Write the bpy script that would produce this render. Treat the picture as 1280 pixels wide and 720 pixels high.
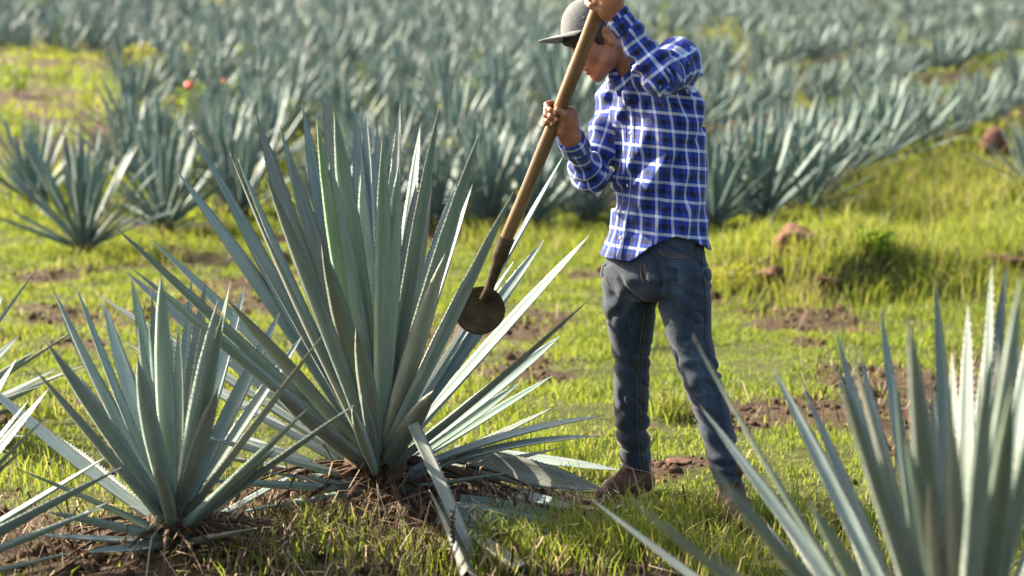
import bpy, math, random
import numpy as np
from mathutils import Vector, Matrix

# ------------------------------------------------------------------ camera, light, exposure
for o in list(bpy.data.objects): bpy.data.objects.remove(o)
SC = bpy.context.scene
COL = SC.collection
random.seed(7); RNG = np.random.default_rng(7)
CAM = np.array([0.0, 0.0, 1.35]); LENS = 70.0; FPX = 1280 * LENS / 36.0; HORIZON = 132.0
TH = math.atan((360 - HORIZON) / FPX)
cd = bpy.data.cameras.new('camera'); cam = bpy.data.objects.new('camera', cd); COL.objects.link(cam)
cam.location = CAM; cam.rotation_euler = (math.pi / 2 - TH, 0, 0)
cd.lens = LENS; cd.sensor_width = 36; cd.clip_end = 1000; cd.clip_start = 0.05
cd.dof.use_dof = True; cd.dof.focus_distance = 6.62; cd.dof.aperture_fstop = 2.5
SC.camera = cam
SUN = Vector((-0.80, 0.42, 0.56)).normalized()
W = bpy.data.worlds.new('World'); SC.world = W; W.use_nodes = True
wn = W.node_tree.nodes; wl = W.node_tree.links
sky = wn.new('ShaderNodeTexSky'); sky.sky_type = 'NISHITA'; sky.sun_disc = False
sky.dust_density = 4.0; sky.ozone_density = 0.1
sky.sun_elevation = math.asin(SUN.z); sky.sun_rotation = math.atan2(SUN.x, SUN.y)
wl.new(sky.outputs[0], wn['Background'].inputs[0]); wn['Background'].inputs[1].default_value = 0.115
sd = bpy.data.lights.new('sun', 'SUN'); sd.energy = 5.0; sd.angle = math.radians(0.55); sd.color = (1.0, 0.90, 0.74)
so = bpy.data.objects.new('sun', sd); COL.objects.link(so)
so.rotation_euler = SUN.to_track_quat('Z', 'Y').to_euler()
SC.view_settings.view_transform = 'Standard'; SC.view_settings.look = 'None'
SC.view_settings.exposure = 1.93; SC.view_settings.gamma = 1.0
SC.render.resolution_x = 1024; SC.render.resolution_y = 576

# ------------------------------------------------------------------ helpers
UPV = np.array([0, math.sin(TH), math.cos(TH)]); FWD = np.array([0, math.cos(TH), -math.sin(TH)])
def ray(px, py):
    return FWD + np.array([(px - 640) / FPX, 0, 0]) + (360 - py) / FPX * UPV
def P(px, py, d):                       # the point a pixel looks at, d metres down the field
    r = ray(px, py); return CAM + r * (d / r[1])
def to_px(p):
    q = np.asarray(p) - CAM; z = q @ FWD
    return np.array([640 + FPX * q[..., 0] / z, 360 - FPX * (q @ UPV) / z]).T

_T2 = np.random.default_rng(3).random((256, 256)).astype(np.float32)
_T3 = np.random.default_rng(4).random((64, 64, 64)).astype(np.float32)
def vnoise2(x, y):
    xi = np.floor(x).astype(int); yi = np.floor(y).astype(int); fx = x - xi; fy = y - yi
    fx = fx * fx * (3 - 2 * fx); fy = fy * fy * (3 - 2 * fy)
    a = _T2[xi & 255, yi & 255]; b = _T2[(xi + 1) & 255, yi & 255]; c = _T2[xi & 255, (yi + 1) & 255]; d = _T2[(xi + 1) & 255, (yi + 1) & 255]
    return (a * (1 - fx) + b * fx) * (1 - fy) + (c * (1 - fx) + d * fx) * fy
def fbm2(x, y, o=4):
    s = 0; a = .5; n = 0
    for i in range(o):
        s = s + a * vnoise2(x * 2**i + 17.3 * i, y * 2**i + 9.1 * i); n += a; a *= .5
    return s / n
def vnoise3(p):
    i = np.floor(p).astype(int); f = p - i; f = f * f * (3 - 2 * f); r = 0
    for dx in (0, 1):
        for dy in (0, 1):
            for dz in (0, 1):
                w = (f[..., 0] if dx else 1 - f[..., 0]) * (f[..., 1] if dy else 1 - f[..., 1]) * (f[..., 2] if dz else 1 - f[..., 2])
                r = r + w * _T3[(i[..., 0] + dx) & 63, (i[..., 1] + dy) & 63, (i[..., 2] + dz) & 63]
    return r

def mesh(name, V, F=None, uv=None, smooth=True, tri=None, matidx=None):
    """V (n,3); F (m,4) quads and/or tri (k,3)"""
    me = bpy.data.meshes.new(name); V = np.asarray(V, np.float32)
    parts = []
    if F is not None and len(F): parts.append(np.asarray(F, np.int32))
    if tri is not None and len(tri): parts.append(np.asarray(tri, np.int32))
    loops = np.concatenate([p.ravel() for p in parts]); sizes = np.concatenate([np.full(len(p), p.shape[1], np.int32) for p in parts])
    starts = np.concatenate([[0], np.cumsum(sizes)[:-1]]).astype(np.int32)
    me.vertices.add(len(V)); me.vertices.foreach_set('co', V.ravel())
    me.loops.add(len(loops)); me.loops.foreach_set('vertex_index', loops)
    me.polygons.add(len(sizes)); me.polygons.foreach_set('loop_start', starts)
    me.update(calc_edges=True)
    if smooth: me.polygons.foreach_set('use_smooth', np.ones(len(sizes), bool))
    if uv is not None:
        l = me.uv_layers.new(name='UVMap'); uv = np.asarray(uv, np.float32)
        if len(uv) == len(V): uv = uv[loops]
        l.data.foreach_set('uv', uv.ravel())
    if matidx is not None: me.polygons.foreach_set('material_index', np.asarray(matidx, np.int32))
    me.validate(); me.update()
    return me
def vattr(me, name, val):
    a = me.attributes.new(name, 'FLOAT', 'POINT'); a.data.foreach_set('value', np.asarray(val, np.float32))
def obj(name, me, mats=(), parent=None):
    o = bpy.data.objects.new(name, me); COL.objects.link(o)
    for m in (mats if isinstance(mats, (list, tuple)) else [mats]):
        if len(me.materials) < (len(mats) if isinstance(mats, (list, tuple)) else 1): me.materials.append(m)
    if parent: o.parent = parent
    return o
def tag(o, label, cat, group=None):
    o['label'] = label; o['category'] = cat
    if group: o['group'] = group
    return o
def thing(name, loc, label, cat, group=None):
    o = bpy.data.objects.new(name, None); COL.objects.link(o); o.location = loc; o.empty_display_size = .1
    return tag(o, label, cat, group)
def nrm(v): v = np.asarray(v, float); return v / (np.linalg.norm(v) + 1e-12)

def tube(pts, rad, n=8, cap=True):
    pts = np.asarray(pts, float); k = len(pts); rad = np.broadcast_to(rad, (k,)) if np.ndim(rad) < 2 else rad
    V = []; T = np.gradient(pts, axis=0); ref = np.array([.31, .2, .93])
    for i in range(k):
        t = nrm(T[i]); a = nrm(np.cross(t, ref)); b = np.cross(t, a)
        for j in range(n):
            an = 2 * math.pi * j / n; V.append(pts[i] + rad[i] * (math.cos(an) * a + math.sin(an) * b))
    F = [(i * n + j, i * n + (j + 1) % n, (i + 1) * n + (j + 1) % n, (i + 1) * n + j) for i in range(k - 1) for j in range(n)]
    tri = []
    if cap:
        V.append(pts[0]); V.append(pts[-1]); c0 = k * n; c1 = c0 + 1
        tri = [(c0, (j + 1) % n, j) for j in range(n)] + [(c1, (k - 1) * n + j, (k - 1) * n + (j + 1) % n) for j in range(n)]
    return np.array(V), np.array(F), np.array(tri)

# ------------------------------------------------------------------ materials
class NT:
    def __init__(s, name):
        s.m = bpy.data.materials.new(name); s.m.use_nodes = True; s.t = s.m.node_tree
        s.b = s.t.nodes['Principled BSDF']; s.out = s.t.nodes['Material Output']
    def n(s, typ, **kw):
        x = s.t.nodes.new(typ)
        for k, v in kw.items(): setattr(x, k, v)
        return x
    def l(s, a, b): s.t.links.new(a, b)
    def val(s, sock, v):
        if hasattr(v, 'links') or hasattr(v, 'is_linked'): s.l(v, sock)
        else: sock.default_value = v
    def math(s, op, a, b=None, c=None, clamp=False):
        x = s.n('ShaderNodeMath', operation=op, use_clamp=clamp)
        for i, v in enumerate((a, b, c)):
            if v is not None: s.val(x.inputs[i], v)
        return x.outputs[0]
    def mix(s, f, a, b):
        x = s.n('ShaderNodeMix', data_type='RGBA')
        s.val(x.inputs[0], f); s.val(x.inputs[6], a if not isinstance(a, tuple) else (*a, 1) if len(a) == 3 else a)
        s.val(x.inputs[7], b if not isinstance(b, tuple) else (*b, 1) if len(b) == 3 else b); return x.outputs[2]
    def noise(s, scale, detail=4, rough=.55, vec=None, dim='3D'):
        x = s.n('ShaderNodeTexNoise'); x.inputs['Scale'].default_value = scale; x.inputs['Detail'].default_value = detail; x.inputs['Roughness'].default_value = rough
        if vec is not None: s.l(vec, x.inputs['Vector'])
        return x.outputs[0]
    def ramp(s, f, stops):
        x = s.n('ShaderNodeValToRGB'); e = x.color_ramp.elements
        while len(e) < len(stops): e.new(.5)
        for i, (p, c) in enumerate(stops): e[i].position = p; e[i].color = (*c, 1) if len(c) == 3 else c
        s.l(f, x.inputs[0]); return x.outputs[0]
    def smooth(s, f, a, b):
        x = s.n('ShaderNodeMapRange', interpolation_type='SMOOTHSTEP'); s.val(x.inputs[0], f); x.inputs[1].default_value = a; x.inputs[2].default_value = b; return x.outputs[0]
    def attr(s, name): x = s.n('ShaderNodeAttribute'); x.attribute_name = name; return x
    def bump(s, h, strength, dist=.01):
        x = s.n('ShaderNodeBump'); x.inputs['Strength'].default_value = strength; x.inputs['Distance'].default_value = dist; s.l(h, x.inputs['Height']); s.l(x.outputs[0], s.b.inputs['Normal']); return x
    def objco(s): return s.n('ShaderNodeTexCoord').outputs['Object']
    def uvco(s): return s.n('ShaderNodeTexCoord').outputs['UV']
    def mapped(s, vec, scale):
        x = s.n('ShaderNodeMapping'); x.inputs['Scale'].default_value = scale; s.l(vec, x.inputs[0]); return x.outputs[0]
    def base(s, c, rough=.6, spec=.5):
        s.val(s.b.inputs['Base Color'], (*c, 1) if isinstance(c, tuple) and len(c) == 3 else c)
        s.val(s.b.inputs['Roughness'], rough); s.b.inputs['Specular IOR Level'].default_value = spec
    def translucent(s, col, f):
        t = s.n('ShaderNodeBsdfTranslucent'); s.val(t.inputs[0], (*col, 1) if isinstance(col, tuple) else col)
        m = s.n('ShaderNodeMixShader'); s.val(m.inputs[0], f); s.l(s.b.outputs[0], m.inputs[1]); s.l(t.outputs[0], m.inputs[2]); s.l(m.outputs[0], s.out.inputs[0])

def mat_agave(name, tone=(0.258, 0.332, 0.298), dark=(0.128, 0.188, 0.162), old=0.0):
    k = NT(name); uv = k.uvco(); oi = k.n('ShaderNodeObjectInfo'); rnd = oi.outputs['Random']; lv = k.attr('tone').outputs['Fac']
    r2 = k.math('FRACT', k.math('ADD', rnd, lv))
    st = k.noise(1.0, 5, .6, k.mapped(uv, (26, 3.0, 1)))
    off = k.n('ShaderNodeVectorMath', operation='ADD'); cx = k.n('ShaderNodeCombineXYZ'); k.l(k.math('MULTIPLY', r2, 31.0), cx.inputs[1]); k.l(uv, off.inputs[0]); k.l(cx.outputs[0], off.inputs[1])
    bl = k.noise(1.0, 5, .62, k.mapped(off.outputs[0], (3.0, 7.0, 1)))
    c = k.mix(k.smooth(st, .3, .75), dark, tone)
    c = k.mix(k.math('MULTIPLY', k.smooth(bl, .42, .75), .55), c, (0.33, 0.37, 0.33))      # waxy bloom
    c = k.mix(k.math('MULTIPLY', k.smooth(r2, .55, 1.0), .45), c, (0.105, 0.185, 0.105))       # greener leaves
    sp = k.n('ShaderNodeSeparateXYZ'); k.l(uv, sp.inputs[0])
    edge = k.math('ABSOLUTE', k.math('SUBTRACT', sp.outputs[0], .5))
    c = k.mix(k.math('MULTIPLY', k.smooth(edge, .46, .5), .5), c, (0.28, 0.24, 0.12))
    sc = k.noise(1.0, 6, .7, k.mapped(off.outputs[0], (5, 16, 1)))
    c = k.mix(k.math('MULTIPLY', k.smooth(sc, .68, .80), .38), c, (0.19, 0.155, 0.10))       # scars
    if old: c = k.mix(k.math('MULTIPLY', k.smooth(k.noise(1.0, 5, .65, k.mapped(off.outputs[0], (2, 4, 1))), .40, .68), old), c, (0.20, 0.185, 0.125))
    bp = k.noise(1.0, 3, .5, k.mapped(off.outputs[0], (2.2, 2.6, 1))); band = k.math('FRACT', k.math('ADD', k.math('ADD', k.math('MULTIPLY', sp.outputs[1], 3.1), k.math('MULTIPLY', edge, 1.7)), k.math('MULTIPLY', bp, .55)))
    c = k.mix(k.math('MULTIPLY', k.math('SUBTRACT', 1.0, k.smooth(band, .0, .09)), .28), c, (0.30, 0.35, 0.31))      # prints left by the neighbouring leaf
    c = k.mix(k.math('MULTIPLY', k.smooth(band, .55, 1.0), .28), c, dark)
    fl = k.noise(1.0, 2, .5, k.mapped(off.outputs[0], (90, 120, 1))); c = k.mix(k.math('MULTIPLY', k.smooth(fl, .70, .78), .6), c, (0.10, 0.075, 0.045))
    hs = k.n('ShaderNodeHueSaturation'); k.l(c, hs.inputs['Color']); k.l(k.math('ADD', .74, k.math('MULTIPLY', k.math('FRACT', k.math('MULTIPLY', r2, 7.31)), .48)), hs.inputs['Value']); c = hs.outputs[0]
    k.base(c, k.math('ADD', .44, k.math('MULTIPLY', bl, .22)), .36)
    k.b.inputs['Sheen Weight'].default_value = .12
    k.bump(k.math('ADD', st, k.math('MULTIPLY', sc, .6)), .35, .004)
    k.translucent(k.mix(.5, c, (0.16, 0.24, 0.08)), .10)
    return k.m
M = {}
M['agave'] = mat_agave('agave_leaf_wax')
M['agave_old'] = mat_agave('agave_old_leaf', (0.22, 0.26, 0.21), (0.13, 0.15, 0.115), .75)
M['agave_dim'] = mat_agave('agave_grey_leaf', (0.150, 0.212, 0.182), (0.090, 0.135, 0.112), .3)
M['agave_green'] = mat_agave('agave_young_leaf', (0.18, 0.29, 0.16), (0.11, 0.19, 0.10))
M['agave_far'] = mat_agave('agave_field_leaf', (0.125, 0.222, 0.210), (0.060, 0.118, 0.108), .22)
k = NT('agave_thorn'); k.base((0.085, 0.045, 0.026), .5); M['thorn'] = k.m
k = NT('dead_leaf'); c = k.ramp(k.noise(14, 5, .7, k.objco()), [(.3, (0.022, 0.012, 0.007)), (.58, (0.075, 0.042, 0.023)), (.85, (0.20, 0.13, 0.075))]); k.base(c, .8, .2); k.bump(k.noise(70, 4, .6, k.objco()), .6, .006); M['dead'] = k.m
k = NT('agave_core'); c = k.ramp(k.noise(22, 5, .7, k.objco()), [(.3, (0.028, 0.017, 0.010)), (.7, (0.13, 0.085, 0.045))]); k.base(c, .85, .2); k.bump(k.noise(40, 4, .6, k.objco()), .8, .012); M['core'] = k.m
# ground
k = NT('field_ground'); oc = k.objco(); s_ = k.attr('soil').outputs['Fac']
n1 = k.noise(2.2, 6, .65, oc); n2 = k.noise(17, 5, .7, oc); n3 = k.noise(95, 4, .65, oc)
soil = k.ramp(k.math('ADD', k.math('MULTIPLY', n2, .55), k.math('MULTIPLY', n3, .45)), [(.32, (0.022, 0.013, 0.007)), (.50, (0.062, 0.038, 0.021)), (.66, (0.115, 0.076, 0.044)), (.82, (0.22, 0.14, 0.085))])
turf = k.ramp(k.math('ADD', k.math('ADD', k.math('MULTIPLY', n1, .25), k.math('MULTIPLY', n2, .35)), k.math('MULTIPLY', n3, .4)), [(.36, (0.020, 0.019, 0.007)), (.50, (0.062, 0.072, 0.014)), (.64, (0.135, 0.130, 0.034))])
k.base(k.mix(k.smooth(k.math('ADD', s_, k.math('MULTIPLY', k.math('SUBTRACT', n2, .5), .7)), .35, .65), turf, soil), .95, .15)
k.bump(k.math('ADD', k.math('MULTIPLY', n2, 1.0), k.math('MULTIPLY', n3, .35)), .9, .03); M['ground'] = k.m
def mat_grass(name, stops, tr=.55, boost=(0.24, 0.29, 0.03)):
    k = NT(name); c = k.ramp(k.attr('tone').outputs['Fac'], stops); k.base(c, .55, .3); k.translucent(k.mix(.45, c, boost), tr); return k.m
M['grass'] = mat_grass('grass_blades', [(0, (0.075, 0.120, 0.014)), (.35, (0.150, 0.200, 0.018)), (.70, (0.245, 0.245, 0.030)), (.80, (0.26, 0.215, 0.060)), (1.0, (0.34, 0.25, 0.11))])
M['weed'] = mat_grass('weed_leaf', [(0, (0.075, 0.16, 0.012)), (1, (0.16, 0.24, 0.02))], .5)
M['yweed'] = mat_grass('yellow_weed_leaf', [(0, (0.12, 0.18, 0.018)), (1, (0.27, 0.27, 0.03))], .5, (0.4, 0.34, .02))
k = NT('straw'); c = k.ramp(k.attr('tone').outputs['Fac'], [(0, (0.075, 0.040, 0.022)), (.6, (0.20, 0.13, 0.07)), (1, (0.40, 0.30, 0.17))]); k.base(c, .7, .3); M['straw'] = k.m
k = NT('red_rock'); oc = k.objco(); n = k.noise(9, 6, .65, oc); c = k.ramp(n, [(.3, (0.05, 0.024, 0.016)), (.55, (0.15, 0.072, 0.044)), (.8, (0.27, 0.16, 0.10))]); k.base(c, .9, .2); k.bump(k.noise(30, 6, .7, oc), .9, .02); M['rock'] = k.m
k = NT('flower_red'); k.base((0.62, 0.05, 0.05), .5); M['red'] = k.m
k = NT('flower_white'); k.base((0.78, 0.78, 0.70), .6); M['white'] = k.m
k = NT('stem_green'); k.base((0.10, 0.13, 0.04), .6); M['stem'] = k.m
# clothes, skin, tool
k = NT('skin'); oc = k.objco(); t_ = k.attr('tint').outputs['Fac']
c = k.mix(k.smooth(k.noise(26, 4, .6, oc), .3, .75), (0.235, 0.092, 0.045), (0.305, 0.130, 0.066))
c = k.mix(k.math('MULTIPLY', k.smooth(t_, .05, .5), .75), c, (0.26, 0.075, 0.055)); c = k.mix(k.smooth(t_, .55, .95), c, (0.012, 0.008, 0.006))
k.base(c, .46, .45); k.b.inputs['Subsurface Weight'].default_value = .12; k.b.inputs['Subsurface Radius'].default_value = (.012, .004, .002); k.b.inputs['Subsurface Scale'].default_value = .5
k.bump(k.noise(230, 3, .6, oc), .25, .002); M['skin'] = k.m
k = NT('nail'); k.base((0.44, 0.23, 0.155), .35); M['nail'] = k.m
k = NT('eye_white'); k.base((0.6, 0.55, 0.5), .2); M['eye'] = k.m
def mat_plaid():
    k = NT('blue_plaid_cotton'); uv = k.uvco(); sp = k.n('ShaderNodeSeparateXYZ'); k.l(uv, sp.inputs[0])
    wob = k.math('MULTIPLY', k.math('SUBTRACT', k.noise(24, 2, .5, k.objco()), .5), .003)
    def yarn(x):
        f = k.math('FRACT', k.math('DIVIDE', k.math('ADD', x, wob), .060))
        r = k.n('ShaderNodeValToRGB'); r.color_ramp.interpolation = 'CONSTANT'
        B = (0.009, 0.045, 0.285); Wt = (0.60, 0.66, 0.78); K = (0.002, 0.003, 0.010); e = r.color_ramp.elements
        st = [(0, Wt), (.175, B), (.27, (0.012, .035, .30)), (.42, K), (.70, B), (.80, (0.006, 0.024, .28)), (.93, B)]
        while len(e) < len(st): e.new(.5)
        for i, (p, c) in enumerate(st): e[i].position = p; e[i].color = (*c, 1)
        k.l(f, r.inputs[0]); return r.outputs[0]
    c = k.mix(.5, yarn(sp.outputs[0]), yarn(sp.outputs[1]))
    c = k.mix(k.math('MULTIPLY', k.noise(9, 4, .6, k.objco()), .03), c, (0.45, 0.5, 0.62))
    k.base(c, .85, .25); k.b.inputs['Sheen Weight'].default_value = .15
    k.bump(k.math('ADD', k.noise(420, 2, .5, k.objco()), k.math('MULTIPLY', k.noise(34, 4, .6, k.objco()), 2.2)), .40, .004)
    k.translucent(c, .07); return k.m
M['plaid'] = mat_plaid()
k = NT('navy_thread'); k.base((0.01, 0.02, 0.09), .8); M['navy'] = k.m
k = NT('button_white'); k.base((0.7, 0.72, 0.75), .3); M['button'] = k.m
k = NT('denim'); uv = k.uvco(); oc = k.objco(); sp = k.n('ShaderNodeSeparateXYZ'); k.l(uv, sp.inputs[0])
tw = k.noise(1, 3, .6, k.mapped(oc, (260, 260, 60))); fa = k.noise(7, 4, .6, k.mapped(oc, (1, 1, .45))); cre = k.noise(1, 4, .65, k.mapped(oc, (18, 18, 42)))
c = k.mix(k.smooth(tw, .3, .7), (0.007, 0.014, 0.027), (0.018, 0.031, 0.048))
wear = k.attr('wear').outputs['Fac']
c = k.mix(k.math('MULTIPLY', k.math('MULTIPLY', k.smooth(fa, .35, .7), wear), .75), c, (0.085, 0.12, 0.155))
c = k.mix(k.math('MULTIPLY', k.smooth(cre, .58, .72), .22), c, (0.06, 0.085, 0.11))
k.base(c, .85, .3); k.b.inputs['Sheen Weight'].default_value = .15; k.bump(k.math('ADD', k.math('MULTIPLY', tw, .25), cre), .42, .006); M['denim'] = k.m
k = NT('jeans_thread'); k.base((0.17, 0.095, 0.04), .7); M['thread'] = k.m
k = NT('boot_leather'); c = k.ramp(k.noise(18, 5, .65, k.objco()), [(.3, (0.028, 0.012, 0.006)), (.6, (0.068, 0.029, 0.013)), (.85, (0.14, 0.072, 0.036))]); k.base(c, .7, .3); k.bump(k.noise(60, 4, .6, k.objco()), .5, .006); M['boot'] = k.m
k = NT('boot_sole'); k.base((0.035, 0.026, 0.02), .8); M['sole'] = k.m
k = NT('cap_tweed'); oc = k.objco(); c = k.mix(k.smooth(k.noise(210, 3, .7, oc), .3, .7), (0.078, 0.080, 0.078), (0.165, 0.168, 0.162)); k.base(c, .92, .2); k.b.inputs['Sheen Weight'].default_value = .2; k.bump(k.math('ADD', k.noise(300, 2, .5, oc), k.noise(30, 3, .5, oc)), .45, .003); M['cap'] = k.m
k = NT('hair_black'); oc = k.objco(); k.base((0.010, 0.007, 0.006), .38, .5); k.bump(k.noise(1, 4, .7, k.mapped(oc, (190, 190, 40))), .9, .008); M['hair'] = k.m
k = NT('worn_wood'); oc = k.objco(); n = k.noise(1, 6, .65, k.mapped(oc, (42, 42, 3.2))); d = k.noise(9, 4, .6, oc); c = k.ramp(n, [(.28, (0.062, 0.030, 0.012)), (.5, (0.150, 0.080, 0.030)), (.75, (0.24, 0.14, 0.06))])
c = k.mix(k.smooth(d, .52, .75), c, (0.10, 0.052, 0.024)); k.base(c, .5, .4); k.bump(n, .35, .004); M['wood'] = k.m
k = NT('rusty_iron'); oc = k.objco(); n = k.noise(26, 6, .7, oc); c = k.ramp(n, [(.3, (0.020, 0.012, 0.006)), (.55, (0.055, 0.036, 0.014)), (.8, (0.125, 0.088, 0.036))]); k.base(c, .8, .2); k.b.inputs['Metallic'].default_value = .0; k.bump(n, .6, .004); M['iron'] = k.m

# ------------------------------------------------------------------ terrain
AG_MAIN = np.array([-0.450, 6.62]); AG_LEFT = np.array([-1.012, 5.87])
def sstep(a, b, x): t = np.clip((x - a) / (b - a), 0, 1); return t * t * (3 - 2 * t)
def H0(x, y):
    t = np.clip(y - 11, 0, 9); z = .5 * .085 / 9 * t * t + .085 * np.clip(y - 20, 0, 75)
    far = np.clip(y - 95, 0, None); z = z + .085 * 40 * (1 - np.exp(-far / 40))
    z = z + .10 * np.exp(-(((x - 2.9) / 1.6)**2 + ((y - 15.6) / 1.3)**2)) + .10 * np.exp(-(((x - 1.7) / .9)**2 + ((y - 14.4) / .8)**2))   # grassy bank
    yb = 13.95 + .45 * np.sin(x * 2.1 + .4) + .22 * np.sin(x * 5.3); z = z + .26 * sstep(-.22, .10, y - yb) * sstep(.85, 1.7, x) * (1 - sstep(.6, 3.4, y - yb)) * (.75 + .25 * np.sin(x * 3.3))
    return z
def H(x, y):
    x = np.asarray(x, float); y = np.asarray(y, float)
    z = H0(x, y) + (fbm2(x * .55 + 5, y * .55, 3) - .5) * .10 * sstep(5.5, 9.5, y) + (fbm2(x * 2.6, y * 2.6 + 40, 3) - .5) * .065
    for c, r, h in ((AG_MAIN, .42, .07), (AG_LEFT, .34, .05)):
        z = z + h * np.exp(-((x - c[0])**2 + (y - c[1])**2) / r**2)
    return z
def hit(px, py):
    r = ray(px, py); t = np.linspace(3, 160, 6000) / r[1]; p = CAM + t[:, None] * r
    below = p[:, 2] < H(p[:, 0], p[:, 1]); i = np.argmax(below) if below.any() else -1
    return p[i]
SOILSPOTS = [(235, 372, 90, 14), (95, 425, 80, 12), (330, 345, 60, 10), (60, 345, 60, 8), (1000, 430, 50, 7), (905, 378, 60, 6), (1130, 345, 80, 9), (850, 590, 60, 12), (60, 140, 70, 14), (690, 470, 40, 6), (720, 408, 45, 6), (110, 175, 20, 30), (60, 390, 60, 8), (1080, 610, 40, 8), (960, 355, 45, 12), (1215, 370, 60, 8), (130, 590, 60, 8)]
def soilmask(x, y):
    p = np.stack([np.broadcast_to(x, np.shape(y)), y, H0(x, y)], -1); near = y > 3.0
    q = to_px(p).T if p.ndim == 1 else np.moveaxis(to_px(p.reshape(-1, 3)).reshape(p.shape[:-1] + (2,)), -1, 0)
    s = sstep(.50, .66, fbm2(x * 1.1 + 3, y * .8 + 11, 4)) * .75
    rag = fbm2(x * 4.1 + 7, y * 3.1, 4); rag2 = np.clip(1.9 * (rag - .22) * 1.25, 0, 1.2)
    for px, py, rx, ry in SOILSPOTS:
        s = np.maximum(s, 1.25 * rag2 * np.exp(-((q[0] - px) / rx)**2 - ((q[1] - py) / ry)**2) * near)
    yb = 13.95 + .45 * np.sin(x * 2.1 + .4) + .22 * np.sin(x * 5.3); s = np.maximum(s, np.exp(-((y - yb + .08) / .2)**2) * sstep(.9, 1.5, x) * np.clip(rag2 + .1, 0, 1) * .7)
    for c, rr in ((AG_MAIN, .62), (AG_LEFT, .62), ((-.62, 6.0), .5), ((-.35, 6.15), .5)):
        s = np.maximum(s, 1.15 * np.exp(-(((x - c[0]) / rr)**2 + ((y - c[1]) / rr)**2)**1.5))
    s = np.maximum(s, sstep(20, 27, y) * sstep(.35, .62, fbm2(x * .5, y * .5 + 70, 3)) * .8)
    return np.clip(s, 0, 1)
def axis(lo, a, b, hi, st, g):
    v = list(np.arange(a, b, st)); s = st
    while v[-1] < hi: s *= g; v.append(v[-1] + s)
    s = st
    while v[0] > lo: s *= g; v.insert(0, v[0] - s)
    return np.array(v)
gx = axis(-130, -3.2, 3.2, 130, .055, 1.06); gy = axis(-25, 4.8, 13, 230, .055, 1.045)
X, Y = np.meshgrid(gx, gy); Z = H(X, Y)
sm = soilmask(X, Y); fine = (fbm2(X * 9, Y * 9, 3) - .5) * .05 * sm * (Y < 22)
Z = Z + fine
nx, ny = len(gx), len(gy); ii = np.arange(nx * ny).reshape(ny, nx)
F = np.stack([ii[:-1, :-1], ii[:-1, 1:], ii[1:, 1:], ii[1:, :-1]], -1).reshape(-1, 4)
me = mesh('ground', np.stack([X, Y, Z], -1).reshape(-1, 3), F); vattr(me, 'soil', sm.ravel())
g = obj('ground', me, M['ground']); g['kind'] = 'structure'

# ------------------------------------------------------------------ agave leaves
def leaf_arrays(b, tip, width, bend=0.0, roll=0.0, ref=None, segs=14, teeth=True, thick=.017, chan=.30, side=0.0, wprof=None):
    """a rigid channelled agave leaf from b to tip; returns V, quads, tris, uv, matidx(quads+tris)"""
    b = np.asarray(b, float); tip = np.asarray(tip, float); ax = tip - b; L = np.linalg.norm(ax); t0 = ax / L
    S0 = nrm(np.cross(ref, t0)); N0 = np.cross(t0, S0)
    if roll: S0, N0 = math.cos(roll) * S0 + math.sin(roll) * N0, math.cos(roll) * N0 - math.sin(roll) * S0
    C = b + ax * .48 - N0 * bend * L + S0 * side * L
    ts = np.linspace(0, 1, segs + 1); U = np.array([-1, -.62, 0, .62, 1.0]); m = len(U)
    V = []; UV = []; rows_up = []; rows_lo = []
    for t in ts:
        p = (1 - t)**2 * b + 2 * t * (1 - t) * C + t * t * tip; tg = nrm(2 * (1 - t) * (C - b) + 2 * t * (tip - C))
        S = nrm(S0 - (S0 @ tg) * tg); N = np.cross(tg, S)
        w = width * np.interp(t, [0, .12, .30, .5, .7, .86, .96, 1], wprof or [.60, .70, .90, 1.0, .90, .58, .23, .035])
        th = thick * np.interp(t, [0, .25, .6, 1], [1.5, .8, .4, .12])
        up = []; lo = []
        for u in U:
            q = p + S * u * w + N * (chan * w * u * u); up.append(len(V)); V.append(q); UV.append((.5 + .5 * u, t))
        for u in U[1:-1]:
            q = p + S * u * w + N * (chan * w * u * u - th * (1 - u * u)**.5); lo.append(len(V)); V.append(q); UV.append((.5 + .5 * u, t))
        rows_up.append(up); rows_lo.append([up[0]] + lo + [up[-1]])
    Q = []; MI = []
    for i in range(segs):
        for j in range(m - 1):
            a, c = rows_up[i], rows_up[i + 1]; Q.append((a[j], a[j + 1], c[j + 1], c[j])); MI.append(0)
            a, c = rows_lo[i], rows_lo[i + 1]; Q.append((a[j + 1], a[j], c[j], c[j + 1])); MI.append(0)
    T = []
    # terminal spine
    c0 = len(V); tg = nrm(tip - C); V.append(tip + tg * .022); UV.append((.5, 1)); lp = rows_up[-1] + rows_lo[-1][::-1][1:-1]
    for j in range(len(lp)): T.append((lp[j], lp[(j + 1) % len(lp)], c0))
    if teeth:
        n = int(L / .019); V_ = np.array(V)
        for s in (0, m - 1):
            e = V_[[r[s] for r in rows_up]]
            for q in range(2, n - 2):
                t = (q + random.uniform(-.25, .25)) / n * segs; i = int(t); f = t - i
                p = e[i] * (1 - f) + e[i + 1] * f; tg = nrm(e[i + 1] - e[i]); o_ = nrm(p - (V_[rows_up[i][2]] * (1 - f) + V_[rows_up[i + 1][2]] * f))
                k0 = len(V); h = random.uniform(.003, .0052)
                V += [p - tg * .0024 - o_ * .001, p + tg * .0024 - o_ * .001, p + o_ * h + tg * .0015]; UV += [(.5, .5)] * 3; T.append((k0, k0 + 1, k0 + 2))
    return np.array(V), np.array(Q), np.array(T), np.array(UV), np.concatenate([np.array(MI), np.ones(len(T), int)])
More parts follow.
